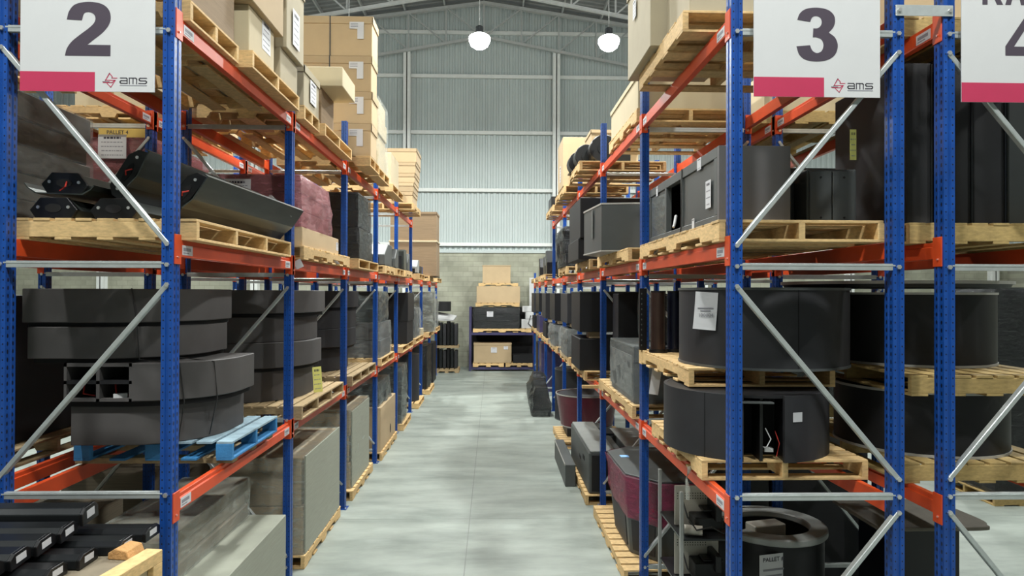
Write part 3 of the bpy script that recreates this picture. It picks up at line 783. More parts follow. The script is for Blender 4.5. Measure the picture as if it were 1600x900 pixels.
def drum(label, cx, cy, rad, z0, z1, mat='charcoal_dark', trim=None, top='black_laminate', gap=None, seams=(), name='round_cabinet', cat='cabinet', group=None, n=56, taper=0.0):
    """upright round cabinet: shell, top panel, edge trims, optional opening with its insides"""
    t = thing(name, label, cat, (cx, cy, z0), 0, group)
    h = z1 - z0; th = 0.025; rb = rad - taper
    prof = [(rb, 0.0), (rad, h), (rad - th, h), (rb - th, 0.0)]
    if gap:
        a0, a1 = gap
        part('shell', G().lathe(prof, 0, 0, mat, n, a1, a0 + 2 * math.pi), t, smooth=R(30))
    else: part('shell', G().lathe(prof, 0, 0, mat, n), t, smooth=R(30))
    part('top_panel', G().lathe([(0.0, h - 0.02), (rad - th, h - 0.02), (rad - th, h - 0.002), (0.0, h - 0.002)], 0, 0, top, n), t)
    if trim:
        part('edge_trim', G().lathe([(rad - 0.01, h - 0.004), (rad + 0.008, h - 0.004), (rad + 0.008, h + 0.014), (rad - 0.01, h + 0.014)], 0, 0, trim, n), t, smooth=R(30))
        part('edge_trim', G().lathe([(rb - 0.01, 0.0), (rb + 0.008, 0.0), (rb + 0.008, 0.018), (rb - 0.01, 0.018)], 0, 0, trim, n), t, smooth=R(30))
    for a in seams:
        c, s = math.cos(a), math.sin(a)
        part('panel_seam', G().tube([(rb * c, rb * s, 0.0), (rad * c, rad * s, h)], 0.004, 'void_black', 6), t)
    return t

def arc_poly(xl, yf, cx, rr, th, n=16, tail=0.3):
    """plan of a counter section: straight front from xl to cx at y = yf, quarter turn of radius rr, short tail along +y"""
    cy = yf + rr
    out = [(xl, yf), (cx, yf)] + [(cx + rr * math.sin(a), cy - rr * math.cos(a)) for a in [math.pi / 2 * k / n for k in range(1, n + 1)]] + [(cx + rr, cy + tail)]
    r2 = rr - th
    inn = [(cx + r2, cy + tail)] + [(cx + r2 * math.sin(a), cy - r2 * math.cos(a)) for a in [math.pi / 2 * k / n for k in range(n, 0, -1)]] + [(cx, yf + th), (xl, yf + th)]
    return out, inn
def arc_cabinet(label, xl, yf, cx, rr, z0, z1, mat='charcoal_laminate', base=0.05, th=0.34, group='curved counter sections', opening=None, top='black_laminate'):
    """curved counter section with a recessed plinth"""
    t = thing('curved_counter_section', label, 'counter section', (cx, yf, z0), 0, group)
    h = z1 - z0
    def plan(d):
        o, i = arc_poly(xl - cx + d, d, 0, rr - d, th - 2 * d); return o + i
    if opening is None:
        part('body', G().prism(plan(0), 'z', base, h, mat), t, 0.006, smooth=R(28))
    else:
        u0, u1 = opening                    # two bays cut out of the straight front, local x range
        o, i = arc_poly(u1, 0, 0, rr, th) if u1 < 0 else arc_poly(0, 0, 0, rr, th)
        part('body', G().prism(o + i, 'z', base, h, mat), t, 0.006, smooth=R(28))
        g = G(); um = (u0 + u1) / 2
        for a, b in ((u0, u0 + 0.02), (um - 0.012, um + 0.012), (u1 - 0.02, u1)): g.box(a, b, 0, th, base, h, mat)
        g.box(u0, u1, 0, th, h - 0.025, h, mat).box(u0, u1, 0, th, base, base + 0.02, mat).box(u0, u1, 0.0, th, (base + h) / 2 - 0.012, (base + h) / 2 + 0.012, 'black_laminate').box(u0, u1, th - 0.02, th, base, h, 'void_black')
        part('open_bay', g, t, label='open bay with shelves')
        part('wire_bundle', G().tube([(um + 0.06, 0.12, base + 0.12), (um + 0.10, 0.06, base + 0.04), (um + 0.16, 0.10, base + 0.03), (um + 0.2, 0.2, base + .06)], 0.006, 'cable_red', 6), t)
        part('wire_bundle', G().tube([(u0 + 0.08, 0.12, base + 0.14), (u0 + 0.11, 0.05, base + 0.05), (u0 + 0.17, 0.09, base + 0.03)], 0.006, 'cable_red', 6), t)
        part('white_connector', G().box(um + 0.08, um + 0.17, 0.05, 0.09, base + 0.02, base + 0.05, 'white_plastic', rz=0.4), t)
    if base: part('plinth', G().prism(plan(0.03), 'z', 0, base, 'void_black'), t, smooth=R(28))
    return t

# ================================================================== LEFT RACK
LX0, LX1 = -3.08, -1.95
P = D2 + 0.14                                # deck of a pallet on the middle beams
# ---- middle level, nearest bay: pallet of sheet metal columns
t = pallet('pale pine pallet under the black metal columns, nearest bay, left middle level', -3.11, -1.93, 4.50, 6.58, D2, 'X', nst=4, nb=9, notch=False, group='wooden pallets of the left rack')
def tipped(label, x, y, z, rz, roll, L=2.05, s=1.0):
    """the same kind of section tipped on its side: slab-like end plate, bare back and a thin bent sheet along the low side"""
    t = thing('metal_column', label, 'metal column', (x, y, z), rz, 'black metal columns on the nearest left pallet')
    rm = Matrix.Rotation(roll, 4, 'Y')
    sec = [(-0.18 * s, -0.05 * s), (0.18 * s, -0.05 * s), (0.16 * s, 0.02 * s), (0.10 * s, 0.055 * s), (-0.13 * s, 0.055 * s), (-0.18 * s, 0.01 * s)]
    part('shell', G().prism(sec, 'y', 0.03, L, 'black_metal', mtx=rm), t, 0.004)
    part('end_plate', G().prism([(a * 1.05, b * 1.15) for a, b in sec], 'y', 0.0, 0.03, 'black_metal', mtx=rm), t, 0.004)
    part('cable_hole', G().prism([(0.075 * s * math.cos(k), 0.022 * s * math.sin(k)) for k in [2 * math.pi * i / 12 for i in range(12)]], 'y', -0.003, 0.001, 'void_black', mtx=rm), t)
    for a in (-0.13 * s, 0.12 * s):
        part('screw', G().prism([(a + 0.011 * math.cos(2 * math.pi * i / 8), 0.011 * math.sin(2 * math.pi * i / 8)) for i in range(8)], 'y', -0.006, 0.0, 'bolt_steel', mtx=rm), t)
    part('bent_sheet', G().prism([(0.20 * s, -0.052 * s), (0.20 * s, -0.075 * s), (0.02 * s, -0.095 * s), (-0.07 * s, -0.075 * s), (-0.074 * s, -0.082 * s), (0.02 * s, -0.102 * s), (0.206 * s, -0.082 * s), (0.206 * s, -0.052 * s)], 'y', -0.06, L - 0.1, 'green_grey_metal', mtx=rm), t)
    part('wire', G().tube([rm @ Vector((-0.02, -0.005, 0.0)), rm @ Vector((0.01, -0.05, -0.01)), rm @ Vector((0.04, -0.03, -0.03))], 0.005, 'cable_red', 5), t)
    return t
def column(label, x, y, z, rz, roll, L=2.05, tray=True, s=1.0, cap=True):
    """black sheet-metal column section lying down: faceted shell, end plate with holes, one long bent lip"""
    t = thing('metal_column', label, 'metal column', (x, y, z), rz, 'black metal columns on the nearest left pallet')
    rm = Matrix.Rotation(roll, 4, 'Y')
    hexa = [(-0.15 * s, 0.0), (-0.11 * s, -0.055 * s), (0.11 * s, -0.055 * s), (0.15 * s, 0.0), (0.085 * s, 0.075 * s), (-0.085 * s, 0.075 * s)]
    part('shell', G().prism(hexa, 'y', 0.03, L, 'green_grey_metal', mtx=rm), t, 0.004)
    big = [(a * 1.06, b * 1.10) for a, b in hexa]
    part('end_plate', G().prism(big, 'y', 0.0, 0.03, 'black_metal', mtx=rm), t, 0.004)
    g = G().prism([(0.055 * s * math.cos(k) - 0.0, 0.03 * s * math.sin(k) + 0.012) for k in [2 * math.pi * i / 12 for i in range(12)]], 'y', -0.003, 0.001, 'void_black', mtx=rm)
    part('cable_hole', g, t)
    for a in (-0.10 * s, 0.10 * s):
        part('screw', G().prism([(a + 0.011 * math.cos(2 * math.pi * i / 8), 0.018 * s + 0.011 * math.sin(2 * math.pi * i / 8)) for i in range(8)], 'y', -0.006, 0.0, 'bolt_steel', mtx=rm), t)
    if tray:
        lip = [(-0.155 * s, -0.062 * s), (-0.21 * s, -0.03 * s), (-0.235 * s, 0.0), (-0.24 * s, -0.004), (-0.215 * s, -0.036 * s), (-0.16 * s, -0.070 * s), (0.16 * s, -0.070 * s), (0.215 * s, -0.036 * s), (0.24 * s, -0.004), (0.235 * s, 0.0), (0.21 * s, -0.03 * s), (0.155 * s, -0.062 * s)]
        part('tray_lip', G().prism(lip, 'y', -0.05, L, 'green_grey_metal', mtx=rm), t)
        part('wire', G().tube([rm @ Vector((0.02, -0.005, 0.02)), rm @ Vector((0.05, -0.06, -0.02)), rm @ Vector((0.0, -0.04, -0.045))], 0.005, 'cable_red', 5), t)
    return t
column('black metal column with a wide tray lip, leftmost on the nearest left pallet', -2.88, 4.66, P + 0.24, R(-3), R(2))
tipped('black metal column tipped on its side, second from the left on its pallet', -2.47, 4.68, P + 0.33, R(-2), R(-58))
tipped('black metal column tipped on its side right behind the front blue post', -2.12, 4.74, P + 0.20, R(-3), R(-50), L=2.0)
column('black metal column lying lowest at the left end of its pallet', -2.90, 4.58, P + 0.062, R(-2), 0, tray=False, L=1.9)
column('black metal column lying under the tipped ones, middle of its pallet', -2.52, 4.60, P + 0.062, R(-2), 0, tray=False, L=1.9)
t = thing('film_scrap', 'clear plastic scrap hanging off the black metal columns', 'plastic scrap', (-1.96, 6.05, P + 0.30))
part('sheet', G().tube([(0, 0, 0.06), (0.03, 0.12, 0.03), (0.06, 0.26, -0.02), (0.075, 0.36, -0.07)], [0.02, 0.008, 0.016, 0.008], 'stretch_film', 8), t, smooth=1.2)
# ---- second bay, middle level: red wrapped load on a long crate
pallet('pale notched pallet under the red wrapped load, left middle level', -3.05, -1.93, 7.02, 9.25, D2, 'Y', nb=10, group='wooden pallets of the left rack')
carton('long flat cardboard crate under the red wrapped load', -2.98, -1.97, 7.10, 8.75, P, P + 0.20, 'cardboard', tape=False, straps=(), labels=(('+x', 0.75, 0.0, 0.12, 0.10, 'P'),), group='cardboard boxes in the left rack')
t = wrapped('load wrapped in red plastic film with a printed sheet on its front', -3.0, -1.99, 7.10, 8.35, P + 0.20, 4.17, 'red_goods', 'stretch_film_red', layers=3, amp=0.035, sag=0.02)
paper(t, (-0.12, -0.68, 0.36), '-y', 0.27, 0.24, 6, seed=3)
# ---- third bay, middle level: two black wrapped blocks
pallet('rough pallet under the two black wrapped blocks, left middle level', -3.05, -1.88, 9.62, 11.25, D2, 'X', nb=7, group='wooden pallets of the left rack')
wrapped('lower block wrapped in black film on the left middle level', -2.85, -1.90, 9.72, 10.75, P, P + 0.44, 'black_laminate', 'stretch_film_black', layers=2, amp=0.014, group='black wrapped blocks')
wrapped('upper block wrapped in black film with a pale top sheet', -2.84, -1.92, 9.73, 10.72, P + 0.455, P + 0.93, 'black_laminate', 'stretch_film_black', layers=2, amp=0.014, group='black wrapped blocks', lidm='paper')
# ---- fourth to eighth bays, middle level: small grey machines on pallets, two big cartons
for i, (a, b) in enumerate(((12.05, 13.3), (13.45, 14.4), (14.6, 15.8), (17.15, 18.4), (19.6, 20.85), (22.2, 23.9))):
    pallet('pine pallet with small machines, %s along the left middle level' % ('first', 'second', 'third', 'fourth', 'fifth', 'last')[i], -3.02, -1.90 + 0.02 * i, a, b, D2, 'X' if i % 2 else 'Y', nb=6, group='wooden pallets of the left rack')
def machine(label, x, y, z, w, l, h, body='slate_laminate', group='small grey machines on the left middle level', slope=0.5, rz=0.0):
    t = thing('desk_machine', label, 'machine', (x, y, z), rz, group)
    part('body', G().prism([(-l / 2, 0), (l / 2, 0), (l / 2, h), (0, h), (-l / 2, h * slope)], 'x', -w / 2, w / 2, body), t, 0.01)
    part('front_opening', G().box(-w * 0.38, w * 0.38, -l / 2 - 0.004, -l / 2 + 0.02, h * 0.08, h * slope * 0.75, 'void_black'), t)
    part('base_frame', G().box(-w / 2 - 0.01, w / 2 + 0.01, -l / 2 - 0.01, l / 2 + 0.01, 0, 0.03, 'black_metal'), t)
    return t
machine('wide slate machine with a pale side, first on the left middle level', -2.35, 12.75, P, 0.8, 0.9, 0.42)
machine('small square grey machine with open front, second along the left middle level', -2.15, 13.8, P, 0.42, 0.5, 0.40)
machine('tall grey machine on the third machine pallet of the left', -2.12, 14.95, P, 0.40, 0.45, 0.46, 'green_grey_metal', slope=.9)
machine('grey machine with a hooded top beside the tall grey one', -2.10, 15.5, P, 0.38, 0.42, 0.40)
machine('pale grey machine in front of the two big cartons', -2.15, 17.6, P, 0.45, 0.5, 0.36, 'grey_top')
machine('black machine right in front of the big cartons', -2.12, 18.2, P, 0.42, 0.45, 0.22, 'black_metal')
for i, y in enumerate((22.45, 22.95, 23.45)):
    machine(('black machine at the far end of the left middle level, nearer one', 'black machine at the far end of the left middle level, middle one', 'black machine at the far end of the left middle level, farthest one')[i], -2.05, y, P, 0.4, 0.4, 0.25 - 0.02 * i, 'black_metal')
carton('big lower carton at the far left, standing behind the small machines', -2.98, -1.63, 19.7, 20.75, P, 4.40, 'cardboard_dark', tape=False, group='cardboard boxes in the left rack', name='large_carton')
carton('big upper carton at the far left, stacked on the other big one', -2.96, -1.64, 19.72, 20.72, 4.45, 5.28, 'cardboard_dark', lid=0.06, group='cardboard boxes in the left rack', name='large_carton')
carton('flat tray between the two big far left cartons', -3.0, -1.61, 19.68, 20.77, 4.40, 4.45, 'cardboard_pale', tape=False, group='cardboard boxes in the left rack', name='cardboard_tray', cat='tray')

# ---- top level, left
Q = D3 + 0.14
pallet('pallet under the brown carton at the top left, nearest bay', -3.1, -1.98, 4.50, 5.35, D3, 'X', nb=5, group='wooden pallets of the left rack')
pallet('pallet under the carton with flared skirts, top left, nearest bay', -3.1, -1.90, 5.42, 6.72, D3, 'X', nb=7, group='wooden pallets of the left rack')
pallet('pallet under the grey-brown lidded carton, top left, second bay', -3.1, -1.93, 7.01, 7.62, D3, 'X', nb=5, group='wooden pallets of the left rack')
pallet('pallet under the overhanging tray, top left, second bay', -3.1, -1.90, 7.75, 9.2, D3, 'X', nb=8, group='wooden pallets of the left rack')
carton('brown carton at the top left, nearest the sign numbered 2', -3.0, -2.0, 4.52, 5.30, Q, 5.75, 'cardboard_dark', group='cardboard boxes in the left rack')
carton('tall carton with a white label, second on the top left level', -2.75, -1.95, 5.48, 6.10, Q, 5.25, 'cardboard_pale', tape=False, labels=(('+x', 0.1, 0.08, 0.22, 0.26, 'P'),), group='cardboard boxes in the left rack')
carton('wide-lidded carton stacked on the tall labelled one, top left', -2.83, -1.90, 5.42, 6.20, 5.25, 5.85, 'cardboard', lid=0.22, group='cardboard boxes in the left rack')
carton('low grey carton behind the tall labelled one, top left', -2.9, -1.95, 6.28, 6.82, Q, 5.20, 'cardboard_grey', tape=False, group='cardboard boxes in the left rack')
carton('upright lidded carton with a label near the left sign, above the low grey one', -2.55, -1.90, 6.30, 6.86, 5.20, 5.95, 'cardboard_grey', lid=0.10, labels=(('+x', -0.02, -0.12, 0.22, 0.34, 'P'),), group='cardboard boxes in the left rack')
carton('grey-brown lidded carton with a white label behind the second left post', -2.9, -1.94, 7.02, 7.62, Q, 5.28, 'cardboard_grey', lid=0.07, labels=(('+x', 0.02, 0.0, 0.24, 0.24, 'P'),), group='cardboard boxes in the left rack')
carton('brown carton under the overhanging tray on the top left level', -2.85, -1.97, 7.85, 8.45, Q, 5.30, 'cardboard_dark', tape=False, straps=(0.38,), group='cardboard boxes in the left rack')
carton('pale cardboard tray overhanging the aisle at the top left', -2.25, -1.72, 7.80, 8.50, 5.30, 5.52, 'cardboard_pale', tape=False, group='cardboard boxes in the left rack', name='cardboard_tray', cat='tray')
pallet('pallet under the tall column of cartons, top left, third bay', -3.02, -1.72, 9.58, 10.35, D3, 'X', nb=5, group='wooden pallets of the left rack')
zz = [Q, 5.325, 5.77, 6.27, 6.83]
for i in range(4):
    carton('carton with an L-shaped white label, %s of the tall column of four' % ('bottom', 'second from the bottom', 'third from the bottom', 'topmost')[i], -2.80, -1.72 + 0.01 * (i % 2), 9.62, 10.08, zz[i], zz[i + 1] - 0.004, 'cardboard', lid=0.10,
           labels=(('-y', 0.33, (0.03, 0.03, 0.05, 0.08)[i], 0.20, 0.24, 'L'),), straps=(-0.04,), group='cardboard boxes in the left rack')
wrapped('tall load in clear film behind the tall column of cartons', -2.7, -1.76, 10.45, 11.35, Q, 5.95, 'cardboard_pale', 'stretch_film', layers=4, amp=0.02)
pallet('pallet under the clear-wrapped tall load, top left', -2.9, -1.74, 10.42, 11.45, D3, 'X', nb=6, group='wooden pallets of the left rack')
pallet('pallet under the pale single carton, top left, fourth bay', -3.0, -1.76, 12.0, 13.4, D3, 'X', nb=7, group='wooden pallets of the left rack')
carton('pale tall carton leaning over its pallet, top left, fourth bay', -2.7, -1.80, 12.05, 13.0, Q, 5.42, 'cardboard_pale', group='cardboard boxes in the left rack')
pallet('pallet under the leaning column of thin cartons, top left, fifth bay', -3.0, -1.70, 14.6, 16.0, D3, 'Y', nb=7, group='wooden pallets of the left rack')
z = Q
for i, hh in enumerate((0.26, 0.20, 0.20, 0.24, 0.30)):
    carton('flat lidded carton, %s of the far leaning column' % ('bottom', 'second from the bottom', 'middle', 'second from the top', 'topmost')[i], -2.42, -1.74 + 0.02 * i, 14.75, 15.6, z, z + hh - 0.004, 'cardboard', lid=0.07, group='cardboard boxes in the left rack')
    z += hh

# ---- bottom beam level, left
P1 = D1 + 0.14
t = thing('plank_floor', 'rough brown timbers under the blue pallet on the lowest left beams', 'timber', (-2.55, 5.75, D1))
for k in range(3): part('timber', G().box(-0.60, 0.58, -0.45 + 0.42 * k - 0.05, -0.45 + 0.42 * k + 0.05, 0, 0.045, 'pallet_old'), t, 0.003)
pallet('blue painted pallet under the curved counters on the left rack', -3.1, -1.94, 5.15, 6.22, D1 + 0.045, 'X', mat='pallet_blue', deck='pallet_blue_deck', nb=8, name='blue_pallet', blocks=True, group='wooden pallets of the left rack')
b0 = D1 + 0.045 + 0.14
arc_cabinet('charcoal curved counter section at the bottom of the nearest stack, on the blue pallet', -3.05, 5.03, -2.68, 0.56, b0, 2.125, base=0.0)
arc_cabinet('charcoal curved counter section with two open shelf bays and red wires', -3.07, 4.98, -2.59, 0.57, 2.125, 2.44, base=0.04, opening=(-0.48, 0.0))
arc_cabinet('charcoal curved counter section second from the top of the nearest stack', -3.33, 4.98, -2.86, 0.60, 2.44, 2.70, base=0.03)
arc_cabinet('charcoal curved counter section topmost in the nearest stack, beside the front blue post', -3.37, 4.98, -2.85, 0.62, 2.70, 2.975, base=0.03)
t = thing('strap_pair', 'two thin dark straps running down over the nearest curved counters', 'strap', (-2.3, 5.4, 2.0))
for th0, th1 in ((R(22), R(38)), (R(48), R(62))):
    pts = []
    for q_, (yf_, cx_, rr_, zb_) in enumerate(((4.98, -2.85, 0.62, 2.98), (4.98, -2.85, 0.62, 2.72), (4.98, -2.86, 0.60, 2.46), (4.98, -2.59, 0.57, 2.43), (4.98, -2.59, 0.57, 2.15), (5.03, -2.68, 0.56, 1.86))):
        th_ = th0 + (th1 - th0) * q_ / 5; rr_ += 0.012
        pts.append((cx_ + rr_ * math.sin(th_) + 2.3, yf_ + rr_ - 0.012 - rr_ * math.cos(th_) - 5.4, zb_ - 2.0))
    part('strap', G().tube(pts, 0.005, 'cable', 5), t)
pallet('old pale pallet under the second stack of curved counters on the left', -3.06, -1.94, 7.01, 8.95, D1, 'X', mat='pallet_old', nst=4, nb=9, group='wooden pallets of the left rack')
zs = [P1, 2.115, 2.42, 2.69, 2.975]
for i, cx in enumerate((-2.82, -2.73, -2.78, -2.69)):
    arc_cabinet('charcoal curved counter section, second stack on the left, %s' % ('bottom one', 'second from the bottom', 'third from the bottom', 'topmost')[i], -3.12, 7.15, cx, 0.70, zs[i], zs[i + 1], base=(0.0, 0.035, 0.0, 0.04)[i])
t = thing('paper_sheet', 'yellow paper sheet hanging off the second stack of curved counters', 'paper', (-2.0, 7.86, P1 + 0.015))
paper(t, (0, 0, 0.15), R(25), 0.10, 0.29, 5, 'paper_yellow', seed=9, name='sheet', tilt=R(-4))
pallet('old pale pallet under the third stack of curved counters on the left', -3.06, -1.94, 9.5, 11.4, D1, 'X', mat='pallet_old', nst=4, nb=9, group='wooden pallets of the left rack')
for i, cx in enumerate((-2.97, -2.85, -2.85, -2.81)):
    arc_cabinet('dark curved counter section, third stack on the left, %s' % ('bottom one', 'second from the bottom', 'third from the bottom', 'topmost')[i], -3.15, 9.78, cx, 0.70, zs[i], zs[i + 1], mat='charcoal_dark', base=(0.0, 0.035, 0.0, 0.04)[i])
pallet('pallet under the grey film-wrapped blocks, left, fourth bay', -3.06, -1.95, 12.05, 13.6, D1, 'X', nb=7, group='wooden pallets of the left rack')
wrapped('lower dark block with loose grey film, left, fourth bay', -2.9, -1.98, 12.15, 13.3, P1, 2.42, 'charcoal_dark', 'stretch_film', layers=2, amp=0.02)
wrapped('upper block wrapped in milky grey film, left, fourth bay', -2.9, -2.04, 12.2, 13.2, 2.43, 2.97, 'charcoal_dark', 'stretch_film_grey', layers=1, amp=0.05)
pallet('pallet under two black boxes, left, fifth bay', -3.06, -1.93, 14.7, 16.7, D1, 'X', nb=8, group='wooden pallets of the left rack')
cabinet('black box below another on the left, fifth bay', -2.8, -1.93, 15.4, 16.6, P1, 2.30, group='black boxes in the left rack')
cabinet('black box on top of another on the left, fifth bay', -2.8, -1.91, 15.4, 16.6, 2.302, 2.95, group='black boxes in the left rack')
pallet('pallet under a black box with plastic tatters, left, sixth bay', -3.06, -1.93, 17.2, 19.1, D1, 'X', nb=8, group='wooden pallets of the left rack')
wrapped('black box with plastic tatters, left, sixth bay', -2.8, -1.98, 17.4, 18.6, P1, 2.55, 'black_laminate', 'stretch_film', amp=0.05)
carton('small pale wooden block box on the lowest left beams, sixth bay', -2.35, -1.93, 18.65, 19.05, P1, P1 + 0.18, 'cardboard_pale', group='cardboard boxes in the left rack')
wrapped('tall silver-filmed load at the far end of the left rack', -2.6, -1.80, 20.2, 21.2, P1, 2.97, 'charcoal_dark', 'stretch_film_milky', amp=0.06)
pallet('pallet under the tall silver-filmed load, far left', -2.9, -1.85, 19.8, 21.5, D1, 'X', nb=7, group='wooden pallets of the left rack')
wrapped('violet-tinted filmed load at the last bay of the left rack', -2.5, -1.90, 22.6, 23.6, P1, 2.75, 'violet_panel', 'stretch_film_milky', amp=0.04)
pallet('pallet under the violet-tinted load, far left', -2.9, -1.85, 22.3, 24.0, D1, 'X', nb=7, group='wooden pallets of the left rack')

# ---- on the floor, left
carton('long low white-sided crate on the floor in the nearest left bay', -2.95, -1.97, 4.75, 6.60, 0.0, 0.83, 'board_white', tape=False, group=None, name='board_crate', cat='crate')
wrapped('stack of brown boards in streaky film lying on the white-sided crate', -2.92, -2.30, 4.85, 6.55, 0.832, 1.20, 'board_brown', 'stretch_film_milky', name='board_stack', cat='board stack', layers=3, amp=0.006)
t = wrapped('head-high load of brown cartons in pale film on the floor, second left bay', -3.0, -2.02, 7.38, 9.05, 0.14, 1.18, 'cardboard', 'stretch_film_milky', layers=2, amp=0.008)
part('side_board', G().box(0.492, 0.505, -0.80, 0.82, 0.0, 1.05, 'board_white'), t, label='pale board along the aisle side')
pallet('pallet under the brown cartons in pale film on the left floor', -3.02, -2.0, 7.36, 9.08, 0, 'Y', nb=9, group='wooden pallets of the left rack')
t = wrapped('pale film-wrapped load on the floor, third left bay', -3.0, -2.03, 9.85, 11.25, 0.14, 1.27, 'cardboard', 'stretch_film_milky', layers=3, amp=0.012)
part('side_board', G().box(0.487, 0.50, -0.66, 0.68, 0.0, 1.1, 'board_white'), t, label='pale board along the aisle side')
pallet('pallet under the pale film-wrapped load on the left floor', -3.02, -1.98, 9.75, 11.4, 0, 'Y', nb=8, group='wooden pallets of the left rack')
t = carton('brown carton with a hand hole on the floor, fourth left bay', -2.9, -1.97, 12.1, 13.9, 0.14, 0.92, 'cardboard', tape=False, group='cardboard boxes in the left rack')
part('hand_hole', G().prism([(0.06 * math.cos(2 * math.pi * i / 16) + 0.25, 0.09 * math.sin(2 * math.pi * i / 16) + 0.2) for i in range(16)], 'x', 0.464, 0.467, 'void_black'), t)
pallet('pallet under the carton with a hand hole', -2.95, -1.94, 12.05, 13.95, 0, 'Y', nb=8, group='wooden pallets of the left rack')
wrapped('black crumpled bundle lying on the carton with a hand hole', -2.85, -2.05, 12.2, 13.6, 0.922, 1.33, 'black_metal', 'stretch_film_grey', amp=0.06, layers=3)
wrapped('grey film-wrapped roll standing on the left floor, fifth bay', -2.75, -1.97, 14.75, 15.7, 0.14, 1.36, 'charcoal_dark', 'stretch_film_grey', amp=0.03)
pallet('pallet under the grey wrapped roll on the left floor', -2.95, -1.90, 14.65, 16.0, 0, 'X', nb=7, group='wooden pallets of the left rack')
drum('dark green-black drum on the left floor, sixth bay', -2.35, 18.0, 0.42, 0.14, 1.35, 'charcoal_dark', group='round black cabinets')
pallet('pallet under the green-black drum on the left floor', -2.95, -1.88, 17.4, 18.8, 0, 'X', nb=7, group='wooden pallets of the left rack')
wrapped('dark wrapped load on the left floor, seventh bay', -2.8, -1.92, 19.9, 21.2, 0.14, 1.40, 'charcoal_dark', 'stretch_film_black', amp=0.03)
pallet('pallet under the dark wrapped load on the left floor', -2.95, -1.82, 19.8, 21.4, 0, 'X', nb=7, group='wooden pallets of the left rack')
cabinet('black box on the left floor in the last bay', -2.8, -1.95, 22.4, 23.6, 0.0, 1.3, group='black boxes in the left rack')

# ---- in front of the left rack: crate with black trays
ang = R(-8)
cr = thing('plywood_crate', 'pale plywood crate under the black gutters at the lower left corner', 'crate', (-2.62, 3.62, 0), ang)
part('panel', G().box(-0.66, 0.62, -0.45, 0.45, 0.0, 1.44, 'cardboard_pale'), cr, 0.004, label='tan side panels')
part('corner_batten', G().box(0.56, 0.66, -0.48, 0.48, 1.40, 1.47, 'pallet_pine').box(0.622, 0.66, -0.48, -0.40, 0.0, 1.40, 'pallet_pine').box(0.622, 0.66, 0.40, 0.48, 0, 1.40, 'pallet_pine'), cr, 0.003)
part('top_board', G().box(-0.66, 0.56, -0.46, 0.46, 1.44, 1.455, 'board_brown'), cr, 0.002)
paper(cr, (0.624, 0.05, 1.29), '+x', 0.16, 0.14, 4, seed=21)
def tray(label, y, z, xr, w=0.125, h=0.07, roll=0.0, L=1.25, rz=0.0):
    t = thing('metal_gutter', label, 'gutter', (xr, y, z), rz, 'black gutters on the plywood crate')
    rm = Matrix.Rotation(roll, 4, 'X')
    a = w / 2
    sec = [(-a, 0), (a, 0), (a, h * 0.7), (a * 0.55, h), (-a * 0.55, h), (-a, h * 0.7)]
    part('shell', G().prism(sec, 'x', -L, -0.02, 'dark_metal', mtx=rm), t, 0.004)
    part('end_cap', G().prism([(p[0] * 1.05, p[1] * 1.05 - 0.001) for p in sec], 'x', -0.02, 0.0, 'black_metal', mtx=rm), t, 0.003)
    part('sticker', G().prism([(-a * 0.50, h * 0.3), (a * 0.50, h * 0.3), (a * 0.50, h * 0.78), (-a * 0.50, h * 0.78)], 'x', 0.0, 0.0015, 'paper', mtx=rm), t, label='white sticker')
    part('side_tab', G().box(-0.05, -0.015, a, a + 0.02, h * 0.2, h * 0.5, 'black_metal', mtx=rm).box(-0.042, -0.02, a + 0.02, a + 0.024, h * 0.2, h * 0.5, 'bolt_steel', mtx=rm), t)
    return t
nm5 = ('front', 'second', 'third', 'fourth', 'rearmost')
for k in range(5):
    tray('black gutter with a white end sticker, %s of the lower layer on the crate' % nm5[k], 3.42 + 0.20 * k, 1.460, -2.30 + 0.045 * k + (0.06 if k > 2 else 0), w=0.165)
for k in range(5):
    tray('black gutter with a white end sticker, %s of the upper layer on the crate' % nm5[k], 3.44 + 0.165 * k, 1.535 + 0.010 * k + (0.03 if k == 4 else 0), -2.45 + 0.022 * k, w=0.15, roll=R(6), h=0.075 if k < 4 else 0.095)
for nm, (x, y) in (('front', (-2.20, 3.38)), ('rear', (-2.08, 3.95))):
    t = thing('wood_block', 'rough brown timber block under the gutters, %s one' % nm, 'wood block', (x, y, 1.456), ang)
    part('block', G().prism([(-0.06, 0), (0.07, 0), (0.05, 0.05), (-0.02, 0.06), (-0.06, 0.035)], 'y', -0.07, 0.07, 'raw_timber'), t, 0.004)

# ================================================================== BACK-TO-BACK RACK BEHIND THE LEFT
KX0, KX1 = -4.45, -3.42
GL = 'goods in the rack behind the left rack'
pallet('pallet under the brown streaky-wrapped load behind the black columns', -4.5, -3.38, 4.6, 6.0, D2, 'X', group='wooden pallets of the back rack')
wrapped('tall brown load in streaky film behind the black metal columns', -4.42, -3.44, 4.7, 5.95, P, 4.42, 'wrap_brown', 'stretch_film', layers=5, amp=0.006)
pallet('pallet under the red-filmed load of the back rack', -4.5, -3.40, 7.03, 8.4, D2, 'X', group='wooden pallets of the back rack')
t = wrapped('red-filmed load with a white sheet, behind the left sign', -4.4, -3.45, 7.0, 8.3, P, 4.51, 'red_goods', 'stretch_film_red', layers=2, amp=0.03)
paper(t, (0.10, -0.70, 0.98), '-y', 0.28, 0.24, 5, seed=33)
t = carton('yellow carton with black lettering on top of the red-filmed load', -4.05, -3.56, 7.1, 7.8, 4.53, 4.65, 'cardboard_yellow', tape=False, group=None)
text_part(t, 'lettering', 'PALLET 4', 0.055, (-0.05, -0.352, 0.04), '-y')
pallet('pallet on the top beams of the back rack, nearest bay', -4.5, -3.40, 4.7, 6.2, D3, 'X', group='wooden pallets of the back rack')
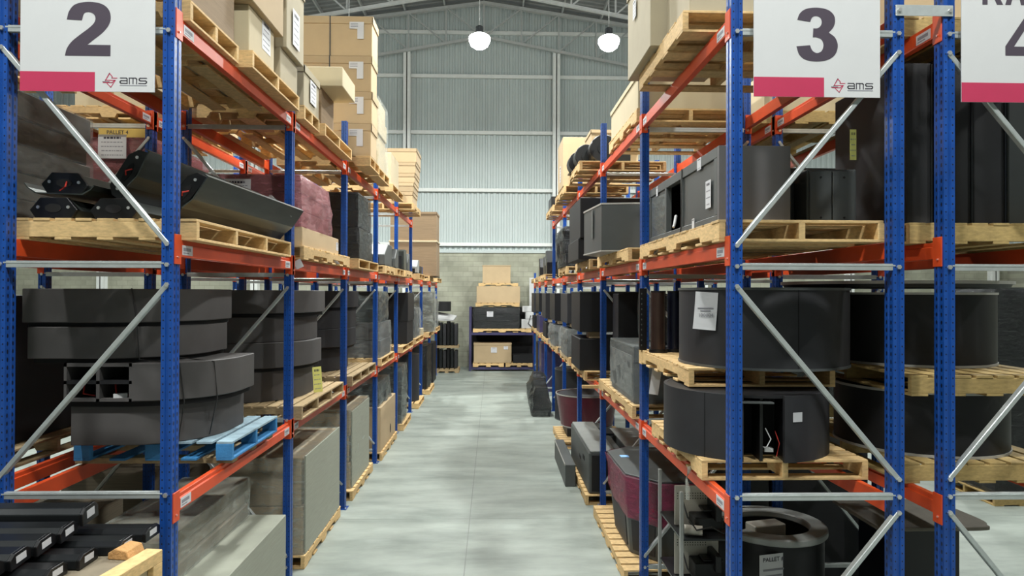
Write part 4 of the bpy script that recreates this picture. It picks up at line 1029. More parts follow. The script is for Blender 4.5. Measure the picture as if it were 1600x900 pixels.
carton('pale carton on the top beams of the back rack', -4.35, -3.5, 4.8, 6.1, Q, 5.5, 'cardboard_pale', group='cardboard boxes in the back rack')
pallet('pallet on the top beams of the back rack, second bay', -4.5, -3.40, 7.1, 9.0, D3, 'X', group='wooden pallets of the back rack')
carton('flat pale carton seen under the top left beam, back rack', -4.35, -3.3, 7.2, 8.9, Q, 5.1, 'cardboard_pale', group='cardboard boxes in the back rack')
for i, (a, b, zz1) in enumerate(((9.7, 11.5, 4.2), (12.2, 14.0, 4.3), (14.8, 16.6, 4.1))):
    pallet('pallet on the middle beams of the back rack, %s bay' % ('third', 'fourth', 'fifth')[i], -4.5, -3.40, a - .1, b + .1, D2, 'X', group='wooden pallets of the back rack')
    carton('carton on the middle beams of the back rack, %s bay' % ('third', 'fourth', 'fifth')[i], -4.35, -3.5, a, b, P, zz1, 'cardboard', group='cardboard boxes in the back rack')
for i, (a, b) in enumerate(((4.75, 6.5), (7.1, 9.1), (9.7, 11.5), (12.2, 14.2))):
    w = ('nearest', 'second', 'third', 'fourth')[i]
    pallet('pallet on the low beams of the back rack, %s bay' % w, -4.5, -3.5, a - .1, b + .1, D1, 'X', mat='pallet_old', group='wooden pallets of the back rack')
    cabinet('big black box on the low beams of the back rack, %s bay' % w, -4.4, -3.62, a, b, P1, 2.92, doors=2, group='black boxes in the back rack')
    pallet('pallet on the floor under the back rack, %s bay' % w, -4.5, -3.4, a - .1, b + .1, 0, 'X', mat='pallet_old', group='wooden pallets of the back rack')
    carton('long board crate on the floor under the back rack, %s bay' % w, -4.4, -3.45, a, b, 0.14, 1.05 + 0.06 * i, 'board_brown', tape=False, name='board_crate', cat='crate', group='crates under the back rack')

# ================================================================== RIGHT RACK
RG = 'wooden pallets of the right rack'; CB = 'cardboard boxes in the right rack'; BB = 'black boxes in the right rack'
# ---- middle level
pallet('pine pallet under the long black frame cabinet, right middle level', 1.45, 2.53, 4.345, 6.72, D2, 'Y', nst=3, nb=13, group=RG)
t = thing('frame_cabinet', 'long charcoal cabinet with an open hatch on its aisle side, right middle level', 'cabinet', (1.80, 5.70, P))
w2, l2, h2 = 0.25, 1.05, 0.545
part('end_panel', G().box(-w2, w2 + 0.0, -l2, -l2 + 0.04, 0, h2, 'cabinet_grey'), t, 0.004, label='charcoal end panel')
part('body', G().box(-w2 + 0.03, w2, -l2 + 0.04, l2, 0.0, h2 - 0.002, 'black_laminate') if False else G().box(-w2 + 0.05, w2, -l2 + 0.04, l2, h2 - 0.03, h2, 'charcoal_dark').box(-w2 + 0.05, w2, -l2 + 0.04, l2, 0, 0.03, 'charcoal_dark').box(w2 - 0.02, w2, -l2 + 0.04, l2, 0.03, h2 - 0.03, 'void_black').box(-w2 + .05, w2, l2 - .03, l2, 0.03, h2 - 0.03, 'charcoal_dark'), t)
g = G()
g.box(-w2, -w2 + 0.05, -l2 + 0.04, l2, h2 - 0.075, h2, 'grey_side').box(-w2, -w2 + 0.05, -l2 + 0.04, l2, 0, 0.07, 'grey_side')
for y in (-l2 + 0.04, -0.14, 0.38, l2 - 0.06): g.box(-w2, -w2 + 0.05, y, y + (0.05 if y > -1 else 0.07), 0.07, h2 - 0.075, 'grey_side')
part('side_frame', g, t, 0.003)
part('hatch_panel', G().box(-w2 + 0.012, -w2 + 0.03, -l2 + 0.11, -0.14, 0.07, h2 - 0.075, 'slate_laminate'), t, 0.003)
part('hatch_panel', G().box(-w2 + 0.012, -w2 + 0.03, 0.43, l2 - 0.06, 0.07, h2 - 0.075, 'grey_side'), t, 0.003)
part('film_wrap', G().add([(-w2 + 0.008, 0.40, 0.05), (-w2 + 0.008, l2 - 0.1, 0.05), (-w2 + 0.002, l2 - 0.1, h2 - .09), (-w2 + 0.008, 0.42, h2 - 0.12)], [(0, 1, 2, 3)], 'stretch_film_grey'), t)
paper(t, (-w2 - 0.001, -0.82, 0.24), '-x', 0.12, 0.2, 4, seed=41); paper(t, (-w2 - 0.001, -0.60, 0.50), '-x', 0.10, 0.09, 2, seed=42)
paper(t, (-w2 - 0.001, 0.72, 0.49), '-x', 0.06, 0.09, 2, seed=43); paper(t, (-w2 - 0.001, -0.45, 0.06), '-x', 0.06, 0.09, 2, seed=44)
part('loose_wire', G().tube([(-w2 + 0.04, 0.2, 0.2), (-w2 + 0.005, 0.12, 0.12), (-w2 - 0.01, 0.10, 0.09)], 0.012, 'white_plastic', 6).tube([(-w2 - 0.004, -0.14, h2), (-w2 - 0.006, -0.13, 0.2), (-w2 - 0.004, -0.10, 0.01)], 0.004, 'cable', 5), t)
cabinet('dark double cabinet with small screw holes beside the right back post', 2.21, 2.565, 4.75, 5.35, P, 3.835, 'slate_laminate', doors=2, screws=True, name='double_cabinet', group=BB)
t = cabinet('narrow black equipment case behind the right sign, beside the double cabinet', 2.08, 2.19, 4.9, 5.6, P, 3.80, 'black_metal', group=BB)
for k in range(3): part('slot_rail', G().box(-0.045 + 0.035 * k, -0.037 + 0.035 * k, -0.356, -0.35, 0.03, 0.34, 'dark_metal'), t)
pallet('pallet under the six-sided grey cabinet, right middle level', 1.40, 2.5, 7.05, 9.15, D2, 'Y', nb=9, group=RG)
t = thing('hexagonal_cabinet', 'six-sided slate cabinet with pale edges overhanging the aisle, right middle level', 'cabinet', (1.75, 8.2, P))
hx = [(-0.515, -0.44), (0.10, -0.55), (0.55, -0.2), (0.55, 0.5), (-0.3, 0.85), (-0.60, 0.42)]
part('body', G().prism(hx, 'z', 0.015, 0.535, 'slate_laminate'), t, 0.004)
part('edge_trim', G().prism([(a * 1.012, b * 1.012) for a, b in hx], 'z', 0.535, 0.555, 'trim_pale'), t); part('edge_trim', G().prism([(a * 1.012, b * 1.012) for a, b in hx], 'z', 0.0, 0.015, 'trim_pale'), t)
part('tape_strip', G().box(-0.004, 0.0, -0.035, 0.035, -0.18, 0.16, 'grey_top'), t, loc=(-0.565, -0.06, 0.36), rz=R(-6), label='grey tape strip')
pallet('pallet under the tall black box beyond the six-sided cabinet', 1.35, 2.5, 9.5, 11.2, D2, 'Y', nb=8, group=RG)
cabinet('tall black box just beyond the six-sided cabinet, right middle level', 1.22, 2.3, 9.55, 10.9, P + 0.30, 4.30, group=BB)
cabinet('low black box under the tall one beyond the six-sided cabinet', 1.20, 2.2, 9.6, 10.9, P, P + 0.298, group=BB)
pallet('pallet under the black-wrapped bundle, right middle level, fourth bay', 1.30, 2.45, 12.08, 13.6, D2, 'Y', nb=7, group=RG)
wrapped('black-wrapped bundle on the right middle level, fourth bay', 1.28, 2.2, 12.22, 13.3, P, 4.15, 'black_metal', 'stretch_film_black', amp=0.06, layers=3)
t = thing('steel_ladder_rack', 'thin upright steel rack beyond the black-wrapped bundle on the right', 'metal rack', (1.55, 14.6, D2))
for a in (-0.16, 0.16): part('upright', G().box(a - 0.02, a + 0.02, -0.02, 0.02, 0, 0.95, 'dark_metal'), t)
for k in range(4): part('rung', G().box(-0.14, 0.14, -0.012, 0.012, 0.1 + 0.24 * k, 0.13 + 0.24 * k, 'dark_metal'), t)
for i, (a, b) in enumerate(((17.2, 18.8), (19.78, 21.2), (22.4, 23.9))):
    pallet('pale pallet on the far right middle level, %s of the last three' % ('first', 'second', 'third')[i], 1.30 + 0.02 * i, 2.45, a, b, D2, 'Y', nb=7, group=RG)
for i, (y, hh) in enumerate(((17.6, 0.62), (18.35, 0.5), (20.2, 0.55))):
    machine('black machine on the far right middle level, %s one from the camera' % ('first', 'second', 'third')[i], 1.62, y, P, 0.5, 0.5, hh, 'black_metal', group='black machines on the far right')

# ---- top level, right
pallet('thick pallet jutting over the aisle at the top right, nearest bay', 1.30, 2.62, 4.66, 6.06, D3 + 0.035, 'Y', nb=7, h=0.15, group=RG, notch=False)
Q2 = D3 + 0.035 + 0.15
carton('tall grey-brown crate overhanging the aisle at the top right', 1.235, 1.95, 5.35, 6.25, Q2, 5.75, 'cardboard_grey', lid=0.12, labels=(('-x', 0.1, 0.10, 0.12, 0.16, 'P'),), group=CB)
carton('brown crate at the top right, right beside the front blue post', 1.36, 2.5, 4.70, 5.32, Q2, 5.6, 'cardboard_grey', tape=False, group=CB)
pallet('pallet under the flat lidded carton, top right, second bay', 1.47, 2.6, 6.98, 8.65, D3, 'Y', nb=9, group=RG)
carton('flat lidded carton with one dark strap, top right, second bay', 1.49, 2.55, 7.0, 8.6, Q, 5.24, 'cardboard_pale', lid=0.05, tape=False, straps=(), group=CB)
pallet('pallet under the three black round machines, top right, third bay', 1.24, 2.5, 9.8, 11.25, D3, 'Y', nb=7, group=RG)
for i, (x, y, s) in enumerate(((1.62, 9.95, 0.21), (1.42, 10.35, 0.18), (1.36, 10.8, 0.17))):
    t = thing('blower_machine', 'black round-fronted machine on the top right pallet, %s of three' % ('nearest', 'middle', 'farthest')[i], 'machine', (x, y, Q), 0, 'black round machines at the top right')
    part('housing', G().prism([(s * (1.0 if abs(math.cos(a)) > .75 else 1) * math.cos(a), s * math.sin(a) + s) for a in [2 * math.pi * k / 20 for k in range(20)]], 'y', 0, 0.3, 'black_metal'), t, 0.01, smooth=R(35))
    part('side_pod', G().box(s * 0.2, s * 1.9, 0.03, 0.28, 0.02, s * 1.9, 'dark_metal'), t, 0.02)
    part('hub', G().tube([(0, -0.02, s), (0, 0.0, s)], s * 0.45, 'dark_metal', 16), t)
    part('foot', G().box(-s * 0.9, s * 1.8, 0.02, 0.28, 0.0, 0.02, 'black_metal'), t)
carton('flat brown carton behind the black round machines, top right', 1.58, 2.4, 11.0, 11.7, 5.35, 5.60, 'cardboard', lid=0.05, group=CB)
carton('carton carrying the flat brown one behind the black round machines', 1.62, 2.4, 11.25, 11.75, Q if False else D3 + 0.14, 5.35, 'cardboard_pale', group=CB)
pallet('pallet under the tall brown carton, top right, fourth bay', 1.25, 2.4, 12.05, 13.8, D3, 'Y', nb=8, group=RG)
carton('tall brown carton with a white sheet, top right, fourth bay', 1.24, 2.3, 12.15, 13.1, Q, 5.74, 'cardboard', tape=False, labels=(('-x', 0.0, -0.15, 0.16, 0.3, 'P'),), group=CB)
pallet('pallet under the small black box, top right, fifth bay', 1.28, 2.4, 14.7, 16.5, D3, 'Y', nb=8, group=RG)
cabinet('small black box on the farthest top right pallet', 1.31, 1.75, 15.4, 16.2, Q, 5.14, 'black_metal', group=BB)

# ---- low beams, right
pallet('pine pallet on the lowest right beams, under the round cabinet with its open hatch', 1.45, 2.62, 4.70, 6.20, D1 + 0.005, 'Y', nst=3, nb=10, group=RG)
def gap(cx, cy, pxl, pxr, rad):
    return math.atan2(-1, 0) + pxl, math.atan2(-1, 0) + pxr
a_mid = math.atan2(-5.19, -1.92)             # from the drum towards the camera
t = drum('black round cabinet with an open hatch full of wiring, lower of the two', 1.93, 5.21, 0.60, P1 + 0.005, 2.255, 'charcoal_dark', gap=(a_mid + 0.0, a_mid + 0.46), seams=(a_mid - 0.45,), group='round black cabinets')
am = a_mid + 0.23; cm, sm = math.cos(am), math.sin(am)
mt = Matrix.Translation((cm * 0.42, sm * 0.42, 0)) @ Matrix.Rotation(am + math.pi / 2, 4, 'Z')
part('recess', G().box(-0.15, 0.15, 0.10, 0.12, 0.0, 0.43, 'void_black', mtx=mt).box(-0.155, -0.14, -0.15, 0.12, 0, 0.44, 'black_metal', mtx=mt).box(0.14, 0.155, -0.15, 0.12, 0, 0.44, 'black_metal', mtx=mt).box(-0.02, 0.0, -0.13, 0.1, 0, 0.44, 'black_metal', mtx=mt), t)
part('white_module', G().box(0.03, 0.09, -0.06, -0.0, 0.05, 0.075, 'white_plastic', mtx=mt), t)
part('wire_bundle', G().tube([mt @ Vector(p) for p in ((0.03, -0.08, 0.22), (0.06, -0.11, 0.15), (0.03, -0.12, 0.1), (0.07, -0.10, 0.07))], 0.004, 'white_plastic', 5), t, label='white wires')
part('wire_bundle', G().tube([mt @ Vector(p) for p in ((0.10, -0.06, 0.20), (0.12, -0.10, 0.12), (0.10, -0.10, 0.03))], 0.003, 'cable_red', 5), t, label='red wire')
part('tray_shelf', G().box(-0.17, 0.06, -0.19, 0.0, 0.405, 0.415, 'grey_side', mtx=mt), t, label='pale shelf lip')
pa = a_mid + 0.62
paper(t, (0.603 * math.cos(pa), 0.603 * math.sin(pa), 0.31), pa + math.pi / 2, 0.075, 0.065, 0, seed=50, name='sticker')
pallet('pine pallet between the two round cabinets on the right', 1.45, 2.55, 5.02, 6.75, 2.262, 'Y', nst=3, nb=11, group=RG)
t = drum('black round cabinet with a hanging white paper numbered 100004, upper of the two', 2.15, 5.42, 0.64, 2.403, 2.985, 'charcoal_dark', trim='slate_laminate', seams=(math.atan2(-5.42, -2.15) + 0.40,), group='round black cabinets')
pp = math.atan2(-5.42, -2.15) - 0.62
tp = thing('paper_sheet', 'white paper numbered 100004 hanging on the upper round cabinet', 'paper', (2.15 + 0.668 * math.cos(pp), 5.42 + 0.668 * math.sin(pp), 2.825))
paper(tp, (0, 0, 0), pp + math.pi / 2 + 0.30, 0.175, 0.28, 0, bend=0.02, seed=51, name='sheet', tilt=R(3))
q = Matrix.Rotation(pp + math.pi / 2 + 0.30, 4, 'Z')
for i, (bd, sz, zz) in enumerate((('100004', 0.040, -0.045),)):
    text_part(tp, 'number', bd, sz, q @ Vector((0.005, -0.016, zz)), pp + math.pi / 2 + 0.30, 'ink_grey')
g = G()
for zz, ww in ((0.02, 0.06), (0.0, 0.04), (-0.10, 0.012)):
    g.box(-ww, ww, -0.0105, -0.0085, zz - 0.004, zz + 0.004, 'ink_grey', mtx=q)
part('print', g, tp)
for i, (x, y, mt_) in enumerate(((1.545, 6.35, 'brown_metal'), (1.72, 6.42, 'navy_metal'))):
    t = thing('metal_cylinder', ('brown metal cylinder standing behind the black slotted rail on the right', 'navy metal cylinder standing right of the brown one')[i], 'cylinder', (x, y, 2.403), 0, 'metal cylinders on the right rack')
    part('tube', G().tube([(0, 0, 0.02), (0, 0, 0.56)], 0.068, mt_, 24), t, smooth=R(40)); part('base_ring', G().tube([(0, 0, 0), (0, 0, 0.03)], 0.085, 'black_metal', 24), t, smooth=R(40)); part('end_cap', G().tube([(0, 0, 0.56), (0, 0, 0.575)], 0.07, 'black_metal', 24), t, smooth=R(40))
t = thing('slotted_rail', 'black slotted upright rail in front of the second right post', 'rail', (1.46, 6.62, 2.403))
g = G().box(-0.035, 0.035, -0.02, 0.02, 0, 0.60, 'black_metal'); part('rail', g, t)
g = G()
for k in range(11): g.box(-0.022, -0.012, -0.0215, -0.0195, 0.04 + 0.05 * k, 0.055 + 0.05 * k, 'grey_side')
part('slot_row', g, t)
t = thing('paper_sheet', 'white sheet hanging beside the second right post, under the pallet', 'paper', (1.53, 6.40, 2.1335))
paper(t, (0, 0, 0), '-y', 0.09, 0.26, 0, bend=0.03, seed=52, name='sheet', tilt=R(10))
pallet('pine pallet under the film-wrapped cabinet, lowest right beams, second bay', 1.44, 2.5, 7.02, 9.26, D1, 'Y', nst=3, nb=9, group=RG)
t = wrapped('black cabinet in clear crinkled film on the right, second bay', 1.47, 2.35, 7.10, 8.50, P1, 2.385, 'black_laminate', 'stretch_film', amp=0.012, lidm='slate_laminate')
part('side_panel', G().box(-0.446, -0.438, -0.62, 0.66, 0.07, 0.50, 'grey_side'), t, label='grey side panel under the film')
cabinet('flat-panelled black case standing behind the film-wrapped cabinet', 1.62, 2.4, 8.80, 9.2, P1, 2.95, group=BB)
wrapped('grey-filmed black case on top of the film-wrapped cabinet', 1.80, 2.4, 7.3, 8.4, 2.42, 2.93, 'black_laminate', 'stretch_film_grey', amp=0.02)
t = thing('timber_lath', 'loose wooden lath jutting into the aisle over the lowest right beam', 'lath', (1.42, 9.32, D1 + 0.012))
part('lath', G().box(-0.20, 0.25, -0.03, 0.03, -0.012, 0.03, 'pallet_pine'), t, 0.004)
pallet('pallet under the two stacked black boxes, right, third bay', 1.36, 2.5, 10.1, 11.8, D1, 'Y', nb=8, group=RG)
cabinet('lower of two stacked black boxes, right, third bay', 1.30, 2.3, 10.2, 11.3, P1, 2.27, vents=False, group=BB)
carton('small brown spacer carton between the stacked black boxes, right', 1.45, 1.7, 10.3, 10.6, 2.272, 2.37, 'cardboard', group=CB)
cabinet('upper of two stacked black boxes, right, third bay', 1.30, 2.3, 10.2, 11.3, 2.372, 2.96, top='slate_laminate', group=BB)
rows = [('fourth', 12.32, 13.8, 2.30), ('fifth', 14.8, 16.4, 2.25), ('sixth', 17.4, 19.0, 2.2), ('seventh', 19.9, 21.6, 2.3), ('last', 22.4, 24.0, 2.2)]
for i, (nm, a, b, zz) in enumerate(rows):
    pallet('pallet on the lowest right beams, %s bay' % nm, 1.36, 2.5, a - .1, b, D1, 'Y', nb=8, group=RG)
    if i in (0, 1): wrapped('black load with loose clear film, right, %s bay' % nm, 1.33, 2.3, a, b - .4, P1, zz, 'black_metal', 'stretch_film', amp=0.06)
    else: cabinet('lower black box on the right, %s bay' % nm, 1.36, 2.3, a, b - .4, P1, zz, ('violet_panel' if i == 3 else 'black_laminate'), group=BB)
    carton('little wooden spacer box between the black boxes, right, %s bay' % nm, 1.42, 1.62, a + .05, a + .3, zz + 0.03 if i < 2 else zz + .002, zz + 0.10, 'cardboard_pale', tape=False, group=CB)
    ub = cabinet('upper black box on the right, %s bay' % nm, 1.34, 2.25, a, b - .3, zz + 0.102, 2.95, ('charcoal_dark', 'black_laminate')[i % 2], group=BB)
    if i % 2 == 0: paper(ub, (-0.30, -(b - .3 - a) / 2 - 0.001, 0.42), '-y', 0.05, 0.14, 0, seed=90 + i, name='sticker')

t = thing('hanging_film', 'twisted strip of clear film hanging over the lowest right beam, nearest bay', 'plastic strip', (1.455, 4.98, D1))
part('strip', G().tube([(0.03, 0, 0.03), (-0.01, 0, 0.02), (-0.03, 0.01, -0.06), (-0.025, -0.01, -0.13), (-0.035, -0.04, -0.20)], [0.012, 0.02, 0.008, 0.02, 0.014], 'stretch_film_milky', 8), t, smooth=1.2)
t = thing('hanging_tag', 'small white tag hanging at the second left post, middle level', 'tag', (-1.975, 6.99, D2 - 0.03))
paper(t, (0, 0, -0.02), R(20), 0.075, 0.085, 0, seed=95, name='tag_card', tilt=R(-25))

# ---- floor, right
def tapered(label, plan, z0, z1, k, mat, name='tapered_cabinet', loc=(0, 0, 0), cat='cabinet'):
    t = thing(name, label, cat, loc)
    n = len(plan); cx = sum(p[0] for p in plan) / n; cy = sum(p[1] for p in plan) / n
    lo = [(cx + (a - cx) * k, cy + (b - cy) * k) for a, b in plan]
    g = G().add([(a, b, z0) for a, b in lo] + [(a, b, z1) for a, b in plan], [list(range(n)), list(range(2 * n - 1, n - 1, -1))] + [(i, (i + 1) % n, (i + 1) % n + n, i + n) for i in range(n)], mat)
    return t, g
pallet('rough pallet under the wine-filmed cabinet on the right floor', 1.34, 2.86, 6.92, 9.05, 0, 'Y', nb=12, group=RG)
hexp = [(1.40, 8.35), (1.42, 7.3), (1.72, 6.95), (2.3, 6.95), (2.35, 8.5), (1.7, 8.6)]
hexl = [(a - 1.8, b - 7.7) for a, b in hexp]
t, g = tapered('tapered dark cabinet with its upper half in wine-red film, right floor', hexl, 0.0, 0.86, 0.80, 'grey_side', loc=(1.8, 7.7, 0.14))
part('body', g, t, 0.01)
def face_pt(i, u, zz, off):
    n_ = len(hexl); cx_ = sum(p[0] for p in hexl) / n_; cy_ = sum(p[1] for p in hexl) / n_
    p_ = Vector(hexl[i]).lerp(Vector(hexl[i + 1]), u); k_ = 0.80 + 0.20 * zz / 0.86
    d_ = Vector(hexl[i + 1]) - Vector(hexl[i]); nn = Vector((-d_.y, d_.x)).normalized()
    if nn.dot(Vector(hexl[i]) - Vector((cx_, cy_))) < 0: nn = -nn
    return (cx_ + (p_.x - cx_) * k_ + nn.x * off, cy_ + (p_.y - cy_) * k_ + nn.y * off, zz)
for fi in (0, 1):
    vs = [face_pt(fi, u, zz, o_) for o_ in (0.008, 0.0) for u, zz in ((0.12, 0.05), (0.88, 0.05), (0.88, 0.38), (0.12, 0.38))]
    part('inset_panel', G().add(vs, [(0, 1, 2, 3), (4, 7, 6, 5), (0, 4, 5, 1), (1, 5, 6, 2), (2, 6, 7, 3), (3, 7, 4, 0)], 'charcoal_dark'), t)
g = G(); ring = []
for zz, kk in ((0.40, 0.91), (0.5, 0.955), (0.62, 0.965), (0.74, 1.0), (0.875, 1.03)):
    ring.append([(a * kk + 0.012 * math.sin(9 * i + 20 * zz) - (0.0), b * kk + 0.012 * math.cos(7 * i + 25 * zz), zz) for i, (a, b) in enumerate([p for j in range(6) for p in [tuple(Vector(hexl[j]).lerp(Vector(hexl[(j + 1) % 6]), u)) for u in (0, .25, .5, .75)]])])
vs = [v for q_ in ring for v in q_]; fs = []
for r_ in range(4):
    for i in range(24): fs.append((r_ * 24 + i, r_ * 24 + (i + 1) % 24, (r_ + 1) * 24 + (i + 1) % 24, (r_ + 1) * 24 + i))
part('film_wrap', G().add(vs, fs, 'stretch_film_wine'), t, smooth=R(60), label='wine-red film')
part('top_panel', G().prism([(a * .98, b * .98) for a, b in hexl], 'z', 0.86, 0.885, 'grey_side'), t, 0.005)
t2 = thing('sticky_note', 'light blue sticky note on the wine-filmed cabinet', 'note', (1.56, 8.05, 1.027))
part('note', G().box(-0.05, 0.05, -0.05, 0.05, 0, 0.002, 'note_blue'), t2)
t = thing('electronics_chassis', 'open steel chassis with beige perforated backs on the floor under the right rack', 'chassis', (1.75, 5.75, 0.0))
for a, b in ((-0.21, -0.22), (-0.21, 0.5), (0.22, -0.22), (0.22, 0.5)):
    part('corner_post', G().box(a - 0.014, a + 0.014, b - 0.014, b + 0.014, 0, 1.34, 'grey_top'), t, 0.002)
for k, zz in enumerate((0.10, 0.52, 0.94)):
    part('shelf', G().box(-0.21, 0.22, -0.22, 0.5, zz, zz + 0.015, 'dark_metal'), t)
for k, (za, zb) in enumerate(((0.54, 0.90), (0.96, 1.30))):
    o = part('back_panel', G().box(-0.18, 0.20, 0.10, 0.115, za, zb, 'beige_panel'), t, 0.003, label='beige perforated back panel')
    g = G()
    for r_ in range(3):
        for c_ in range(12): g.box(-0.16 + 0.022 * c_, -0.152 + 0.022 * c_, 0.098, 0.101, zb - 0.07 - 0.022 * r_, zb - 0.062 - 0.022 * r_, 'void_black')
    part('vent_hole_field', g, o)
    part('black_module', G().box(-0.06, 0.18, -0.08, 0.10, za + 0.02, za + (0.16 if k == 0 else 0.12), 'black_metal').box(0.10, 0.15, -0.14, 0.10, za + .1, za + 0.24, 'black_metal').box(0.02, 0.19, -0.05, 0.09, za + 0.16, za + 0.18, 'black_metal'), t, 0.006)
    part('cable', G().tube([(-0.17, -0.1, za + 0.28), (-0.15, -0.18, za + 0.16), (-0.08, -0.2, za + 0.06), (0.05, -0.19, za + 0.08), (0.15, -0.2, za + 0.03)], 0.007, 'cable', 6), t)
part('lamp_roll', G().tube([(-0.16, -0.12, 1.0), (-0.02, -0.16, 1.0)], 0.04, 'beige_panel', 14), t, smooth=R(40), label='pinkish roll')
part('white_cable', G().tube([(-0.15, -0.24, 0.55), (-0.12, -0.26, 0.45), (-0.16, -0.25, 0.36), (-0.1, -0.26, 0.28)], 0.006, 'white_plastic', 6), t)
t = thing('ring_counter', 'round grey-topped ring counter behind the right front post, on the floor', 'counter', (2.50, 6.10, 0.0))
part('top_ring', G().lathe([(0.48, 0.84), (0.48, 0.90), (0.33, 0.90), (0.33, 0.84)], 0, 0, 'grey_top', 56, R(-150), R(150)), t, 0.01, smooth=R(30), label='smooth grey ring top')
part('wall_ring', G().lathe([(0.45, 0.0), (0.45, 0.84), (0.38, 0.84), (0.38, 0.0)], 0, 0, 'black_laminate', 56, R(-148), R(148)), t, smooth=R(30))
part('inner_floor', G().lathe([(0.0, 0.60), (0.378, 0.60), (0.378, 0.615), (0.0, 0.615)], 0, 0, 'dark_metal', 40), t)
part('green_box', G().box(-0.16, 0.16, 0.02, 0.18, 0.615, 0.86, 'beige_panel', rz=0.25), t, 0.008, label='pale box inside the ring')
t3 = thing('paper_sheet', 'white paper hanging on the ring counter, printed PALLET', 'paper', (2.34, 5.635, 0.66))
paper(t3, (0, -0.0, 0), R(14), 0.27, 0.26, 0, seed=60, name='sheet')
text_part(t3, 'print', 'PALLET #', 0.05, (0.0, -0.004, 0.07), R(14)); g = G()
for zz, ww in ((0.0, 0.10), (-0.05, 0.08), (-0.09, 0.09)): g.box(-ww, ww, -0.004, -0.0015, zz - 0.008, zz + 0.008, 'ink_grey', mtx=Matrix.Rotation(R(14), 4, 'Z'))
part('text_lines', g, t3)
pallet('pallet under the slate machine cabinet, right floor, third bay', 1.30, 2.5, 9.50, 11.7, 0, 'Y', nb=11, group=RG)
t = thing('machine_cabinet', 'slate machine cabinet with pale top and dark cutout, right floor, third bay', 'cabinet', (1.75, 10.60, 0.14))
part('body', G().box(-0.40, 0.10, -1.05, 1.15, 0, 0.58, 'grey_side'), t, 0.02)
part('front_end', G().box(-0.36, 0.08, -1.062, -1.048, 0.04, 0.54, 'black_laminate'), t, label='black end face')
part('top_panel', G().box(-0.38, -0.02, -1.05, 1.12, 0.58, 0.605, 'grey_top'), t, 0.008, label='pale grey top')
part('cutout', G().box(-0.02, 0.16, 0.1, 0.55, 0.575, 0.61, 'void_black'), t)
part('handle_slot', G().box(-0.406, -0.398, -0.6, -0.42, 0.36, 0.42, 'void_black').box(-0.406, -0.398, -0.2, -0.02, 0.28, 0.33, 'void_black'), t)
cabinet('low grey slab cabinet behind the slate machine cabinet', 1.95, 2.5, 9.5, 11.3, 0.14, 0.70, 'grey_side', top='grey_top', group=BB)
t = thing('floor_board_case', 'flat dark case leaning under the slate machine cabinet, aisle side', 'case', (1.17, 11.3, 0.0))
part('case', G().box(-0.06, 0.10, -0.9, 0.9, 0, 0.34, 'grey_side'), t, 0.01); part('edge_trim', G().box(-0.068, -0.058, -0.9, 0.9, 0.32, 0.345, 'trim_pale'), t)
pallet('pallet under the wine-coloured tub, right floor', 1.28, 2.6, 12.9, 14.44, 0, 'Y', nb=8, group=RG)
drum('wine-red round tub with a pale rim on the right floor', 1.90, 13.78, 0.62, 0.30, 0.93, 'wine_gloss', trim='trim_pale', top='charcoal_dark', taper=0.10, name='round_tub', cat='tub')
cabinet('black plinth under the wine-red tub', 1.46, 2.36, 13.35, 14.2, 0.14, 0.30, group=BB)
drum('black round cabinet beyond the wine-red tub, right floor', 2.05, 16.1, 0.58, 0.0, 1.16, 'charcoal_dark', trim='grey_side', group='round black cabinets')
for i, (x, y, s) in enumerate(((1.16, 16.6, 0.9), (1.18, 17.5, 1.0), (1.22, 18.35, 1.1), (1.2, 19.2, 0.8))):
    t = thing('crumpled_bag', 'crumpled black bag on the right floor at the aisle edge, %s of four' % ('nearest', 'second', 'third', 'farthest')[i], 'bag', (x, y, 0), 0, 'crumpled black bags')
    g = film_shell(-0.16, 0.16, -0.26, 0.26, 0, 0.75 * s, 'stretch_film_black', amp=0.07, seed=60 + i, res=0.12, sag=0.15)
    part('bag', g, t, smooth=R(40))
cabinet('violet-grey panel box on the right floor far down the aisle', 1.45, 2.2, 20.4, 21.4, 0.0, 1.45, 'violet_panel', group=BB)
cabinet('black box on the right floor in the last bay', 1.5, 2.3, 22.6, 23.6, 0.0, 1.3, group=BB)

# ================================================================== RACK 4, RIGHT EDGE
G4 = 'wooden pallets of the rack at the right edge'
pallet('pine pallet under the tall black cabinets at the right edge', 2.76, 4.0, 4.45, 6.0, D2, 'X', nb=9, mat='pallet_honey', notch=False, group=G4)
for i, (a, b, zt, y0) in enumerate(((2.84, 3.02, 4.55, 4.62), (3.03, 3.10, 4.5, 4.60), (3.12, 3.36, 4.62, 4.70), (3.37, 3.60, 4.62, 4.70), (3.62, 3.9, 4.4, 4.7))):
    t = cabinet('tall black panel cabinet at the right edge, %s from the left' % ('first', 'second', 'third', 'fourth', 'fifth')[i], a, b, y0, 5.6, P, zt, ('charcoal_dark', 'black_metal', 'charcoal_dark', 'charcoal_dark', 'slate_laminate')[i], group='tall black cabinets at the right edge')
    if i == 1:
        for k in range(8): part('rail_label', G().box(-0.02, 0.02, -0.503, -0.5, 0.12 + 0.12 * k, 0.15 + 0.12 * k, 'grey_top'), t)
    else:
        part('edge_profile', G().box((b - a) / 2 - 0.012, (b - a) / 2, -(5.6 - y0) / 2 - 0.01, -(5.6 - y0) / 2, 0.01, zt - P - .01, 'dark_metal'), t)
pallet('pallet between the round cabinets at the right edge', 2.84, 4.0, 4.56, 6.3, 2.262, 'X', nb=8, mat='pallet_honey', notch=False, group=G4)
pallet('pallet under the lower round cabinet at the right edge', 2.82, 4.0, 4.62, 6.3, D1, 'X', nb=8, mat='pallet_honey', notch=False, group=G4)
